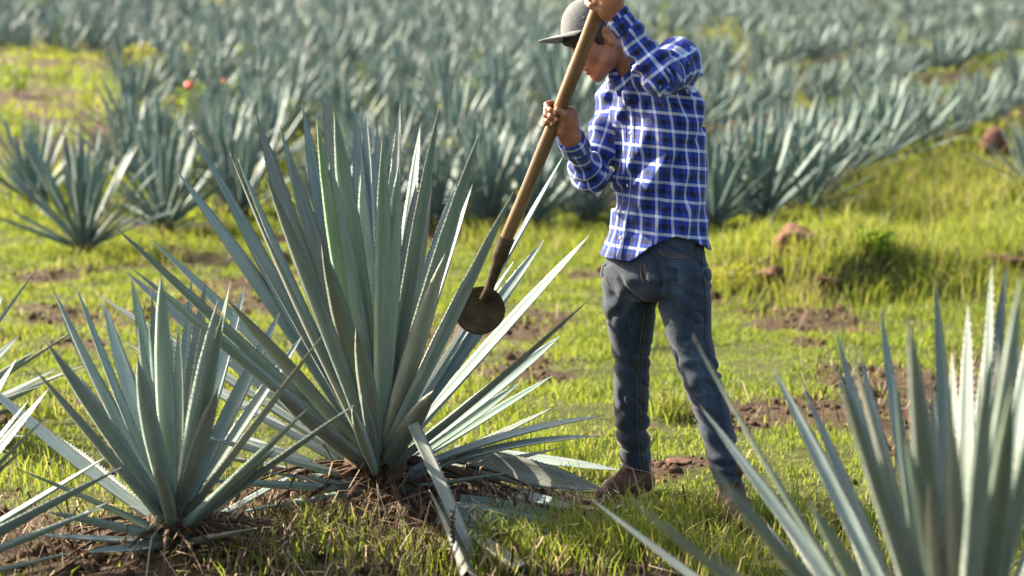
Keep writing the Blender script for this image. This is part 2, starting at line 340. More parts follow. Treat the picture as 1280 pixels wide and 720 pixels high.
def leaf_obj(name, arr, origin, parent, mats):
    V, Q, T, UV, MI = arr; me = mesh(name, V - origin, Q, UV, True, T, MI)
    vattr(me, 'tone', np.full(len(V), random.random())); return obj(name, me, mats, parent)

def tip_on_sphere(c, px, py, L, front):
    r = nrm(ray(px, py)); oc = CAM - c; bq = r @ oc; cq = oc @ oc - L * L; disc = bq * bq - cq
    if disc <= 0: return CAM - r * bq
    return CAM + r * (-bq + (-math.sqrt(disc) if front else math.sqrt(disc)))

def hero_agave(center, ntips, Lfn, wid, label, name='agave_plant', core_r=.10, core_h=.26, filler=(), dead=26, old_p=.15, dead_len=.34, group=None, base='agave'):
    x, y = center; z0 = float(H(x, y)) - .03; org = np.array([x, y, z0]); root = thing(name, org, label, 'agave', group)
    rnd = random.Random(int(abs(x) * 1000))
    # heart of the plant: a squat scaly body
    V = []; n = 20; rows = 12
    for i in range(rows + 1):
        t = i / rows; r = core_r * (1.0 - .25 * abs(2 * t - .8)) * (math.sin(math.pi * min(1, .12 + t * .86)))**.45
        for j in range(n):
            a = 2 * math.pi * (j + .5 * (i % 2)) / n; rr = r * (1 + .09 * ((i + j) % 2)); V.append((rr * math.cos(a), rr * math.sin(a), t * core_h))
    Fq = [(i * n + j, i * n + (j + 1) % n, (i + 1) * n + (j + 1) % n, (i + 1) * n + j) for i in range(rows) for j in range(n)]
    obj('core', mesh('core', V, Fq, smooth=False), M['core'], root)
    cc = org + np.array([0, 0, core_h * .62])
    def add(tip, w, mat, bend, roll, side=0.0, cut=None, bz=None):
        h = tip - cc; hz = math.hypot(h[0], h[1]); el = math.atan2(h[2], hz); rad = np.array([h[0], h[1], 0]) / (hz + 1e-6)
        f = max(0, math.sin(el))
        b = org + np.array([0, 0, core_h * (.22 + .62 * f if bz is None else bz)]) + rad * core_r * (.80 - .55 * f)
        ref = nrm(-rad * math.sin(max(el, .05)) + np.array([0, 0, 1]) * max(.05, math.cos(el)))
        leaf_obj('leaf', leaf_arrays(b, tip, w, bend, roll, ref, side=side), org, root, [mat, M['thorn']])
    for e in ntips:
        px, py, front = e[:3]; kw = e[3] if len(e) > 3 else {}
        L = kw.get('L', Lfn(px, py)); tip = tip_on_sphere(cc, px, py, L, front)
        tip[2] = max(tip[2], float(H(tip[0], tip[1])) + .03)
        mat = M[kw['mat']] if 'mat' in kw else (M['agave_old'] if rnd.random() < old_p else M[base])
        add(tip, wid * kw.get('w', rnd.uniform(.9, 1.1)), mat, kw.get('bend', rnd.uniform(.0, .035)), kw.get('roll', rnd.uniform(-.45, .45)), kw.get('side', rnd.uniform(-.02, .02)))
    for az, el, L in filler:
        d = np.array([math.cos(el) * math.cos(az), math.cos(el) * math.sin(az), math.sin(el)]); tip = cc + d * L
        tip[2] = max(tip[2], float(H(tip[0], tip[1])) + .03)
        add(tip, wid * rnd.uniform(.85, 1.05), M['agave_old'] if rnd.random() < old_p + .1 else M[base], rnd.uniform(-.01, .05), rnd.uniform(-.3, .3))
    for i in range(dead):                       # withered leaf bases hanging to the soil
        a = 2 * math.pi * i / dead + rnd.uniform(-.12, .12); L = dead_len * rnd.uniform(.6, 1.25); d = np.array([math.cos(a), math.sin(a), 0])
        p0 = org + d * core_r * .85 + np.array([0, 0, core_h * rnd.uniform(.25, .55)]); p1 = org + d * (core_r + L * .45) + np.array([0, 0, .10 + .05 * rnd.random()])
        e = org + d * (core_r + L) + np.array([rnd.uniform(-.06, .06), rnd.uniform(-.06, .06), 0]); e[2] = float(H(e[0], e[1])) + .006
        t = np.linspace(0, 1, 7)[:, None]; pts = (1 - t)**2 * p0 + 2 * t * (1 - t) * p1 + t * t * e; pts[:, 2] = np.maximum(pts[:, 2], H(pts[:, 0], pts[:, 1]) + .004)
        v, f, tr = tube(pts - org, np.linspace(.014, .003, 7) * rnd.uniform(.5, 1.1), 5)
        obj('dead_leaf', mesh('dead_leaf', v, f, None, False, tr), M['dead'], root)
    return root

GA = 2.399963
def spiral(n, e0, e1, L0, L1, ph=0.0, r=random.Random(5)):
    out = []
    for i in range(n):
        t = i / max(1, n - 1); out.append((ph + i * GA, math.radians(e0 + (e1 - e0) * t + r.uniform(-4, 4)), (L0 + (L1 - L0) * t) * r.uniform(.92, 1.06)))
    return out
B, Fr = False, True
main_tips = [(320,142,B), (350,158,B), (243,170,B,dict(w=.9)), (222,215,B), (143,283,Fr,dict(w=1.0)), (333,222,Fr), (378,132,B), (404,125,B), (396,148,Fr,dict(mat='agave_green',w=.8)),
  (418,138,Fr,dict(w=1.15,roll=.1)), (444,135,B), (457,137,B), (472,155,B), (500,133,B), (478,175,Fr), (498,210,Fr,dict(w=1.1,L=1.18,roll=0)), (412,202,Fr,dict(w=1.15,L=1.15,roll=.1)),
  (547,142,Fr,dict(w=.95)), (597,172,Fr), (640,243,Fr,dict(w=1.1,roll=.3)), (703,197,B,dict(w=1.05)), (736,295,B,dict(w=1.05)), (737,373,Fr,dict(w=1.0)), (642,327,B,dict(L=.98,w=.8)),
  (750,520,Fr,dict(L=.86,w=.75,bend=-.06)), (748,545,Fr,dict(L=.86,w=.7,bend=-.07)), (650,478,B,dict(L=.72,w=.8)), (402,305,Fr,dict(L=1.0,w=1.0,mat='agave_old',roll=.2)),
  (445,410,Fr,dict(L=.85,w=.9,mat='agave_old',roll=0)), (556,318,Fr,dict(L=.95,w=.95,mat='agave_old',roll=-.5)), (542,488,Fr,dict(L=.62,w=.95,mat='agave_old',roll=-.6)),
  (158,340,B,dict(L=1.2)), (123,369,B), (167,337,Fr), (161,431,B,dict(L=1.15)), (283,374,Fr,dict(L=.95,w=1.1,mat='agave_old')), (336,481,Fr,dict(L=.8,w=1.0,mat='agave_old')), (440,508,Fr,dict(L=.9,w=.6)), (452,490,Fr,dict(L=.75,w=.55)),
  (190,300,B,dict(L=1.15)), (262,200,B), (300,205,B,dict(L=1.1)), (360,190,B,dict(L=1.1)), (525,160,B), (520,230,B,dict(L=1.05)), (570,230,B,dict(L=1.1)), (610,300,B,dict(L=1.0)), (680,300,B,dict(L=1.1)), (700,420,B,dict(L=.95)), (690,510,B,dict(L=.85,w=.8)), (690,470,B,dict(L=.9,w=.7)),
  (250,470,B,dict(L=.9)), (230,520,B,dict(L=.9)), (215,560,B,dict(L=.9)), (250,600,Fr,dict(L=.85,w=.8)), (300,640,Fr,dict(L=.75,w=.8)), (330,590,Fr,dict(L=.6,w=.7)), (250,545,Fr,dict(L=.8)), (700,560,B,dict(L=.75,w=.7)), (640,590,Fr,dict(L=.6,w=.75))]
main = hero_agave(AG_MAIN, main_tips, lambda x, y: 1.30, .0335, 'tall blue-grey agave whose sword leaves rise beside the round hoe blade', filler=spiral(10, 86, 66, .85, 1.05, .4), core_r=.12, core_h=.27, dead=34, dead_len=.40)
left_tips = [(164,348,B,dict(mat='agave_green',w=.9)), (201,345,Fr,dict(w=1.15)), (240,348,B,dict(w=.7)), (129,378,B), (75,391,B), (58,428,Fr), (44,462,Fr), (278,392,Fr,dict(w=1.05)), (306,358,B), (272,487,Fr,dict(L=.62,w=1.1,mat='agave_old',roll=-.4)), (194,581,Fr,dict(L=.42,w=1.1,mat='agave_old')), (172,448,Fr,dict(L=.68,w=1.15,roll=0)),
  (378,420,B,dict(w=.95)), (400,423,Fr,dict(w=.9)), (383,512,Fr,dict(w=.8)), (440,508,Fr,dict(w=.8)), (3,495,B), (-30,470,B), (25,587,Fr,dict(L=.62)), (60,640,Fr,dict(L=.55,w=.8)), (330,480,B), (350,390,B), (100,470,B), (215,420,B), (255,430,B), (150,430,B), (60,540,B), (345,560,Fr,dict(L=.6)), (372,590,B,dict(L=.6,w=.8)), (110,690,Fr,dict(L=.5,w=.7)), (40,668,Fr,dict(L=.62,w=.6)), (320,660,Fr,dict(L=.45,w=.7)), (385,548,B,dict(w=.7))]
left = hero_agave(AG_LEFT, left_tips, lambda x, y: .88, .0250, 'knee-high agave with thorny leaves growing in dry straw next to the tallest agave', filler=spiral(10, 84, 60, .6, .75, 1.1), core_r=.085, core_h=.18, dead=24, dead_len=.3)
edge_tips = [(60,487,B), (58,520,Fr), (135,570,B), (150,585,Fr), (125,635,Fr), (20,450,B), (-40,430,B), (-100,420,B), (-160,470,B), (90,690,Fr), (-220,560,B), (-200,640,Fr), (-60,520,Fr), (-10,480,Fr), (100,610,B), (-120,500,Fr), (30,560,Fr,dict(L=.6))]
hero_agave((-1.75, 5.45), edge_tips, lambda x, y: .78, .026, 'narrow-leaved agave rooted beyond the dry straw with only leaf ends showing', filler=spiral(14, 80, 20, .6, .7, .3), core_r=.08, core_h=.17, dead=10)
side_tips = [(3,372,B), (22,422,B), (42,440,Fr), (70,462,B), (52,482,Fr), (55,515,B), (10,500,Fr), (-30,360,B), (-70,340,B), (-110,360,B), (-160,420,B), (-150,500,Fr), (30,545,Fr)]
hero_agave((-2.42, 8.1), side_tips, lambda x, y: .92, .028, 'dark thin-leaved agave at the edge of the grass behind the small agaves', filler=spiral(14, 80, 15, .7, .8, .9), core_r=.08, core_h=.17, dead=6)
right_tips = [(1169,352,B), (1101,387,B), (1136,395,Fr,dict(w=1.1)), (1210,381,B,dict(w=1.1)), (1258,333,B), (1276,345,Fr), (1074,436,B), (1044,457,Fr), (966,460,B), (1004,484,B), (879,512,B), (925,568,B), (947,598,B), (1237,433,Fr,dict(w=1.15)), (1098,558,Fr,dict(L=.75)), (1131,541,Fr,dict(L=.8)), (1009,623,Fr,dict(L=.75)), (1050,634,B,dict(L=.7)), (887,690,Fr), (898,606,Fr), (744,627,B), (789,624,Fr), (1234,411,B), (1300,350,B), (1330,380,Fr), (1380,420,B), (1420,480,Fr), (1190,520,Fr,dict(L=.85,w=1.2)), (1265,480,Fr,dict(L=.95,w=1.2)), (1160,600,Fr,dict(L=.7)), (1215,640,Fr,dict(L=.6)), (960,655,B), (1450,600,B), (1460,680,Fr), (1150,470,B), (1190,440,B), (1240,330,B,dict(w=.8)), (1275,430,B)]
hero_agave((.895, 3.88), right_tips, lambda x, y: 1.05, .0205, 'pale agave with upright leaf blades growing in front of the man on the grass', filler=spiral(14, 84, 40, .75, .95, .2), core_r=.09, core_h=.2, dead=12, base='agave_dim')

# ---- agaves of the field: three leaf meshes shared by mid-distance plants, whole rosettes farther up
leafm = []
for i, (w, bd) in enumerate(((.031, .02), (.036, .0), (.028, -.03))):
    V, Q, T, UV, MI = leaf_arrays((0, 0, 0), (1, 0, 0), w, bd, 0, np.array([0, 0, 1.0]), segs=8, teeth=False, thick=.014)
    me = mesh('field_leaf', V, Q, UV, True, T, MI); vattr(me, 'tone', np.full(len(V), .37 * i)); me.materials.append(M['agave_far']); me.materials.append(M['thorn']); leafm.append(me)
def basis(az, el, roll):
    T = np.array([math.cos(el) * math.cos(az), math.cos(el) * math.sin(az), math.sin(el)]); S = np.array([-math.sin(az), math.cos(az), 0]); N = np.cross(T, S)
    S, N = math.cos(roll) * S + math.sin(roll) * N, math.cos(roll) * N - math.sin(roll) * S
    return np.stack([T, S, N], 1)
def rosette(n, seed):
    r = random.Random(seed); out = []; e_lo = r.uniform(8, 24)
    for i in range(n):
        t = i / (n - 1); el = 87 - (87 - e_lo) * t**1.15 + r.uniform(-7, 7); L = np.interp(t, [0, .3, .75, 1], [.86, 1.0, .95, .72]) * r.uniform(.85, 1.08)
        az = i * GA + r.uniform(-.25, .25); b = np.array([math.cos(az), math.sin(az), 0]) * (.03 + .07 * t) + np.array([0, 0, .19 - .13 * t])
        out.append((b, basis(az, math.radians(el), r.uniform(-.35, .35)), L, r.choice((0, 0, 1, 2))))
    return out
def core_mesh():
    V = []; n = 10
    for i in range(6):
        t = i / 5; r = .105 * math.sin(math.pi * min(1, .2 + .75 * t))**.5
        for j in range(n): a = 2 * math.pi * (j + .5 * (i % 2)) / n; V.append((r * math.cos(a), r * math.sin(a), -.06 + t * .28))
    return mesh('field_core', V, [(i * n + j, i * n + (j + 1) % n, (i + 1) * n + (j + 1) % n, (i + 1) * n + j) for i in range(5) for j in range(n)], smooth=False)
COREM = core_mesh(); COREM.materials.append(M['core'])
def mid_agave(x, y, h, seed, label, group=None, n=56):
    root = thing('agave_plant', (x, y, float(H(x, y))), label, 'agave', group); root.rotation_euler.z = seed * 1.7; root.scale = (h / 1.12,) * 3
    obj('core', COREM, [], root)
    for b, Rm, L, v in rosette(n, seed):
        o = bpy.data.objects.new('leaf', leafm[v]); COL.objects.link(o); o.parent = root
        o.matrix_local = Matrix.Translation(Vector(b)) @ Matrix(Rm.tolist()).to_4x4() @ Matrix.Scale(L, 4)
    return root
whole = []
for s in range(6):
    VV = []; QQ = []; UU = []; tone = []; off = 0
    for b, Rm, L, v in rosette(56, 100 + s):
        V, Q, T, UV, MI = leaf_arrays((0, 0, 0), (1, 0, 0), (.029, .034, .027)[v], (.02, 0, -.03)[v], 0, np.array([0, 0, 1.0]), segs=4, teeth=False, thick=.014)
        VV.append((V * L) @ Rm.T + b); QQ.append(Q + off); UU.append(UV); tone.append(np.full(len(V), random.random())); off += len(V)
    me = mesh('field_agave', np.concatenate(VV), np.concatenate(QQ), np.concatenate(UU)); vattr(me, 'tone', np.concatenate(tone)); me.materials.append(M['agave_far']); whole.append(me)

placed = [hit(*q_)[:2] for q_ in ((238, 150), (280, 145), (182, 108), (904, 92), (236, 165), (279, 160))]
mids = [((105, 316), 1.02, 'broad dark agave alone on the grass by the bare soil', 58), ((42, 258), .92, 'agave half hidden behind the broad lone agave on the grass', 44),
        ((158, 222), .95, 'spiky agave standing at the end of the pale grass clearing', 46), ((207, 290), .95, 'agave with green-tinged leaves just right of the broad lone agave', 42),
        ((300, 272), 1.0, 'green-tinged agave rising directly behind the tallest agave\'s outermost leaves', 42)]
for i, ((px, py), h, lab, n) in enumerate(mids):
    p = hit(px, py); mid_agave(p[0], p[1], h, 11 + i, lab, n=n + 10); placed.append(p[:2])
for i, (px, py, h) in enumerate([(545, 284, .85), (612, 280, .95), (668, 282, .78), (733, 277, .9), (480, 286, .85), (410, 288, .85), (893, 284, 1.05), (950, 280, 1.12), (1010, 268, .95), (700, 262, .85)]):
    p = hit(px, py); mid_agave(p[0], p[1], h, 71 + i, 'agave in the frontmost edge of the field behind the tallest agave and the man' if px < 900 else 'tall full agave at the start of the lowest hillside row above the red-brown rock', 'agaves along the front edge of the field', n=56); placed.append(p[:2])
p = hit(1288, 240); mid_agave(p[0], p[1], .85, 31, 'agave at the top of the grassy bank in front of the big red boulder', n=40); placed.append(p[:2])
A = hit(930, 274); Bp = hit(1280, 132); RD = nrm(Bp[:2] - A[:2]); RN = np.array([-RD[1], RD[0]])
def front_limit(px): return np.interp(px, [-400, 0, 120, 135, 160, 205, 330, 760, 920, 1280, 1700], [60, 62, 78, 100, 205, 272, 288, 286, 276, 134, -40])
LABR = {0: 'agave in the lowest hillside row, climbing from behind the man to the red boulder', 1: 'agave in the second hillside row above the grassy bank'}
cand = []
for r_ in [q_ / 2 for q_ in range(-4, 44)]:
    off = r_ * 3.15; half = r_ != int(r_)
    for s in np.arange(-75, 95, 1.06):
        q = A[:2] + RD * (s + (r_ * .57) % 1.0 + random.uniform(-.16, .16)) + RN * (off + random.uniform(-.13, .13))
        if q[1] < 12 or q[1] > 96: continue
        pp = to_px(np.array([q[0], q[1], float(H(*q))])); topp = to_px(np.array([q[0], q[1], float(H(*q)) + .95]))
        if pp[0] < -560 or pp[0] > 1750 or pp[1] < -12 or (q[1] > 62 and not -110 < pp[0] < 1400): continue
        outv = not (-110 < pp[0] < 1400)
        if half and (q[0] > 1.0 + .02 * q[1] or q[1] < 21 or outv or random.random() < .35): continue
        if r_ > 0 and pp[1] > front_limit(pp[0]) + 2: continue
        if r_ == 0 and (pp[1] > front_limit(pp[0]) + 12): continue
        if r_ < 0 and (pp[0] > 780 or pp[1] > front_limit(pp[0]) + 2): continue
        if -40 < pp[0] < 145 and 70 < pp[1] < 250: continue
        if any(np.hypot(*(q - z_)) < .75 for z_ in placed): continue
        if random.random() < (.10 if r_ > 2 or q[0] < 1 else .03): continue
        cand.append((np.hypot(*q) + 500 * outv, r_, q))
cand.sort(key=lambda c: c[0]); nm = 0; stuffV = []; print('field agaves', len(cand), 'row dir', RD)
for i, (d, r_, q) in enumerate(cand):
    hgt = 1.05 if not i else random.uniform(.95, 1.15) if (r_ == 0 and q[1] < 25) else random.uniform(.68, .98) if q[0] > 1 else random.uniform(.78, 1.14)
    outv = d > 400; d = d - 500 * outv
    inm = r_ in (0,) and q[0] > 1.2
    lab = LABR[r_] if (r_ in LABR and q[0] > 1.2) else ('agave on the field slope just behind the tallest agave and the man' if d < 26 else ('small agave among the dense hillside rows' if d < 45 else 'distant blurred agave high on the hillside'))
    grp = {'agave in': 'agaves in the row', }.get('x', lab.replace('agave', 'agaves', 1))
    if (d < 20.5) and nm < 22 and not outv:
        nm += 1; o = mid_agave(q[0], q[1], hgt, 50 + i, lab, grp, n=54)
    elif i < 300 or outv:
        o = obj('agave_plant', whole[i % 6]); o.location = (q[0], q[1], float(H(*q)) - .02); o.rotation_euler.z = random.uniform(0, 6.28); o.scale = (hgt / 1.12 * random.uniform(.95, 1.1),) * 2 + (hgt / 1.12,); tag(o, lab, 'agave', grp)
    else: stuffV.append((q, hgt))
if stuffV:
    VV = []; QQ = []; UU = []; TT = []; off = 0
    for j, (q, h) in enumerate(stuffV):
        m_ = whole[j % 6]; v = np.empty(len(m_.vertices) * 3, np.float32); m_.vertices.foreach_get('co', v); v = v.reshape(-1, 3)
        l = np.empty(len(m_.loops), np.int32); m_.loops.foreach_get('vertex_index', l); a = random.uniform(0, 6.28); c, s = math.cos(a), math.sin(a)
        v = v @ np.array([[c, s, 0], [-s, c, 0], [0, 0, 1]]) * h / 1.12 + np.array([q[0], q[1], float(H(*q)) - .02]); VV.append(v); QQ.append(l.reshape(-1, 4) + off); off += len(v)
        u = np.empty(len(m_.loops) * 2, np.float32); m_.uv_layers[0].data.foreach_get('uv', u); UU.append(u.reshape(-1, 2)); TT.append(np.full(len(v), random.random()))
    me = mesh('distant_agaves', np.concatenate(VV), np.concatenate(QQ), np.concatenate(UU)); vattr(me, 'tone', np.concatenate(TT))
    o = obj('distant_agaves', me, M['agave_far']); o['kind'] = 'stuff'; tag(o, 'mass of farthest agaves covering the top of the hillside', 'agaves')

# ------------------------------------------------------------------ grass and ground litter
def blades(name, x, y, h, w, lean, tone, mat, z=None, az=None):
    n = len(x); z = H(x, y) - .004 if z is None else z; az = RNG.uniform(0, 2 * np.pi, n) if az is None else az; fa = RNG.uniform(0, np.pi, n)
    s = np.stack([np.cos(fa), np.sin(fa), 0 * fa], -1) * (w * .5)[:, None]; d = np.stack([np.cos(az), np.sin(az), 0 * az], -1)
    b = np.stack([x, y, z], -1); up = np.array([0, 0, 1.0])
    mid = b + d * (h * lean * .32)[:, None] + up * (h * .58)[:, None]; tip = b + d * (h * lean)[:, None] + up * (h * np.sqrt(np.clip(1 - (lean * .75)**2, .08, 1)))[:, None]
    V = np.stack([b - s, b + s, mid - s * .8, mid + s * .8, tip], 1).reshape(-1, 3); i5 = np.arange(n)[:, None] * 5
    me = mesh(name, V, i5 + np.array([[0, 1, 3, 2]]), None, True, i5 + np.array([[2, 3, 4]])); vattr(me, 'tone', np.repeat(np.clip(tone, 0, 1), 5))
    o = obj(name, me, mat); o['kind'] = 'stuff'; return o
def sample(n, y0, y1, margin=1.25, p=1.0):
    u = RNG.random(n); y = (y0**p + (y1**p - y0**p) * u)**(1 / p); x = RNG.uniform(-1, 1, n) * (.257 * margin * y + .15); return x, y
x, y = sample(420000, 4.9, 19.5, p=1.35)
sm = soilmask(x, y); cl = fbm2(x * 3.2 + 9, y * 3.2, 3); keep = RNG.random(len(x)) < np.clip(1.12 - 1.35 * sm, .03, 1) * np.clip(.02 + 2.1 * (cl - .24), .24, 1)
x, y, cl, sm = x[keep], y[keep], cl[keep], sm[keep]
big = fbm2(x * .9 + 31, y * .9 + 4, 3)
tall = 1 + 1.9 * np.exp(-(((x - 2.9) / 1.7)**2 + ((y - 15.2) / 1.2)**2)) + 1.0 * np.exp(-(((x - .42) / .28)**2 + ((y - 6.3) / .22)**2)) + .8 * np.exp(-(((x - .2) / .2)**2 + ((y - 5.9) / .3)**2))
tall = tall * (1 - .65 * np.exp(-(((x - .33) / .17)**2 + ((y - 6.66) / .17)**2))) * (1 - .6 * np.exp(-(((x - .74) / .14)**2 + ((y - 6.12) / .16)**2)))
h = RNG.gamma(5, .2, len(x)) * (.015 + .044 * np.clip(cl - .28, 0, 1)) * tall * (1 + .04 * (y - 6))
tone = .10 + .9 * (big - .2) * .75 + .35 * (fbm2(x * 2.1 + 50, y * 2.1, 2) - .5) + RNG.normal(0, .14, len(x)); dry = RNG.random(len(x)) < (.07 + .28 * sm + .10 * (tall > 1.6)); tone = np.where(dry, RNG.uniform(.74, 1, len(x)), np.minimum(tone, .74))
o = blades('meadow_grass', x, y, h, (.0032 + .00035 * y) * RNG.uniform(.6, 1.5, len(x)), RNG.beta(2, 2, len(x)) * 1.15, tone, M['grass']); tag(o, 'short sunlit yellow-green grass covering the ground round the man', 'grass')
x, y = sample(110000, 18.5, 62, p=1.0); sm = soilmask(x, y); cl = fbm2(x * 1.1, y * 1.1 + 5, 3)
keep = RNG.random(len(x)) < np.clip(1.0 - 1.1 * sm, .08, 1) * np.clip(.1 + 2.2 * (cl - .28), .05, 1); x, y, cl = x[keep], y[keep], cl[keep]
tone = .30 + .6 * (fbm2(x * .25, y * .25, 2) - .3) + RNG.normal(0, .16, len(x)); dry = RNG.random(len(x)) < .16; tone = np.where(dry, RNG.uniform(.75, 1, len(x)), np.minimum(tone, .74))
o = blades('hillside_grass', x, y, RNG.gamma(5, .2, len(x)) * (.07 + .22 * np.clip(cl - .3, 0, 1)), .018 + .0006 * y * RNG.uniform(.6, 1.4, len(x)), RNG.beta(2, 2, len(x)) * 1.1, tone, M['grass']); tag(o, 'weedy grass growing between the agave rows on the slope', 'grass')
# clumps of longer grass
cx = []; cy = []; ch = []; ct = []
for px, py, n, hh, sp, tn in [(846,662,420,.13,.09,.35), (800,668,260,.09,.08,.40), (870,700,380,.13,.12,.45), (838,520,160,.15,.06,.30), (705,575,150,.12,.07,.30), (660,690,350,.13,.13,.35), (735,690,350,.13,.15,.4), (520,700,120,.10,.10,.3), (985,660,260,.14,.14,.42), (1075,250,500,.34,.35,.48), (1130,270,600,.34,.45,.48), (1200,250,500,.34,.4,.48), (1240,290,420,.26,.4,.5), (1020,330,350,.22,.35,.55), (905,350,260,.2,.3,.5), (1160,220,420,.32,.4,.48), (640,300,300,.2,.35,.6), (700,310,300,.2,.4,.55), (930,330,200,.24,.3,.6), (250,300,300,.16,.4,.5), (150,330,260,.16,.3,.45), (240,590,90,.1,.1,.3), (60,520,140,.1,.15,.3), (780,690,260,.15,.12,.5), (1100,680,200,.12,.2,.45), (420,690,80,.12,.12,.25), (450,720,90,.14,.14,.25), (400,680,140,.15,.10,.2), (640,715,260,.13,.14,.4), (700,700,260,.14,.14,.4), (330,715,80,.12,.12,.25), (20,600,200,.12,.2,.4), (620,560,160,.12,.12,.35), (600,490,160,.1,.15,.35), (1070,352,260,.2,.25,.4), (1130,350,300,.24,.28,.45), (1190,352,300,.24,.3,.5), (1245,345,300,.24,.3,.5), (1010,340,240,.2,.25,.5), (1100,235,400,.34,.4,.55), (1220,225,400,.34,.4,.55)]:
    p = hit(px, py); cx.append(p[0] + RNG.normal(0, sp, n)); cy.append(p[1] + RNG.normal(0, sp, n)); ch.append(hh * RNG.uniform(.4, 1.15, n)); ct.append(np.where(RNG.random(n) < (.45 if hh > .3 else .2), RNG.uniform(.76, 1, n), tn + RNG.normal(0, .12, n)))
cx, cy, ch, ct = map(np.concatenate, (cx, cy, ch, ct))
o = blades('tall_grass', cx, cy, ch, (.004 + .0004 * cy) * RNG.uniform(.6, 1.3, len(cx)), RNG.beta(2, 2.2, len(cx)), ct, M['grass']); tag(o, 'longer tufts of grass round the boots and on the bank', 'grass')
# fallen straw and dry leaf strips on the soil
n = 2600; x, y = sample(n * 5, 5.2, 16, p=1.2); sm = soilmask(x, y); kk = RNG.random(len(x)) < sm * .8; x, y = x[kk][:n], y[kk][:n]
x2 = np.concatenate([x, RNG.normal(-.75, .5, 1500), RNG.normal(-.3, .35, 700)]); y2 = np.concatenate([y, RNG.normal(5.95, .3, 1500), RNG.normal(6.35, .25, 700)])
o = blades('dry_straw', x2, y2, RNG.gamma(3, .33, len(x2)) * .085, RNG.uniform(.002, .008, len(x2)), RNG.uniform(.93, 1.25, len(x2)), RNG.random(len(x2)), M['straw'], z=H(x2, y2) + RNG.uniform(.004, .025, len(x2))); tag(o, 'brown straw and withered strips scattered over bare soil', 'straw')
# clods and pebbles
ico = bpy.data.meshes.new('tmp'); import bmesh
bm = bmesh.new(); bmesh.ops.create_icosphere(bm, subdivisions=1, radius=1); iv = np.array([v.co[:] for v in bm.verts]); itr = np.array([[v.index for v in f.verts] for f in bm.faces]); bm.free()
x, y = sample(16000, 5.0, 19, p=1.2); sm = soilmask(x, y); kk = RNG.random(len(x)) < np.clip(sm - .15, 0, 1); x, y = x[kk], y[kk]; n = len(x)
r = RNG.gamma(2.2, .0042, n) + .003; jit = 1 + RNG.uniform(-.3, .3, (n, len(iv)))
V = iv[None] * jit[..., None] * (r[:, None] * RNG.uniform(.7, 1.4, (n, 3)))[:, None, :] + np.stack([x, y, H(x, y) + r * .2], -1)[:, None, :]
me = mesh('soil_clods', V.reshape(-1, 3), None, None, False, (itr[None] + (np.arange(n) * len(iv))[:, None, None]).reshape(-1, 3)); vattr(me, 'soil', np.ones(n * len(iv)))
o = obj('soil_clods', me, M['ground']); o['kind'] = 'stuff'; tag(o, 'small crumbling clods of red-brown earth on bare patches', 'soil')

# ------------------------------------------------------------------ rocks
def rock(px, py, w, h, label, seed, name='rock', flat=.55):
    w *= 1.5; h *= 1.0; p = hit(px, py); bm = bmesh.new(); bmesh.ops.create_icosphere(bm, subdivisions=4, radius=1); v = np.array([q.co[:] for q in bm.verts]); t = np.array([[q.index for q in f.verts] for f in bm.faces]); bm.free()
    r = np.random.default_rng(seed); pl = r.normal(size=(16, 3)) * [1, 1, .7]; pl /= np.linalg.norm(pl, axis=1)[:, None]; dd = r.uniform(.40, .78, 16)
    for q, d in zip(pl, dd):
        s = v @ q - d; v = v - np.clip(s, 0, None)[:, None] * q * .92
    v = v * (1 + .12 * (vnoise3(v * 3 + seed)[:, None] - .5) + .05 * (vnoise3(v * 9 + seed)[:, None] - .5)); v = v * np.array([w / 2, w / 2 * .85, h * .75])
    o = obj(name, mesh(name, v, None, None, False, t), M['rock']); o.location = (p[0], p[1] + w * .25, float(H(p[0], p[1] + w * .25)) + h * .16); o.rotation_euler.z = seed; return tag(o, label, 'rock')
rock(996, 314, .34, .24, 'angular red-brown rock on the bank just above the bright green weed', 3)
rock(1240, 192, .42, .34, 'large rounded reddish boulder at the end of the lowest agave row', 5, 'boulder')
rock(968, 366, .26, .10, 'low reddish stone half sunk in the grass at the foot of the bank', 8)
rock(1257, 345, .26, .13, 'dark brown rock in the grass behind the pale agave leaf tips', 9)
rock(352, 334, .16, .13, 'smooth round tan stone seen between leaves of the tallest agave', 12)
rock(1184, 262, .24, .10, 'brownish stone among tall dry grass on top of the bank', 14)
rock(1075, 418, .16, .04, 'flat pale stone lying in short grass by a bare patch', 17)
rock(1040, 372, .18, .06, 'flat red stone in the shadow below the bank', 19)
rock(1128, 528, .12, .05, 'small whitish stone on the grass behind the pale agave', 21)
rock(850, 588, .09, .05, 'small clod-like stone on bare soil between the two boots', 23)

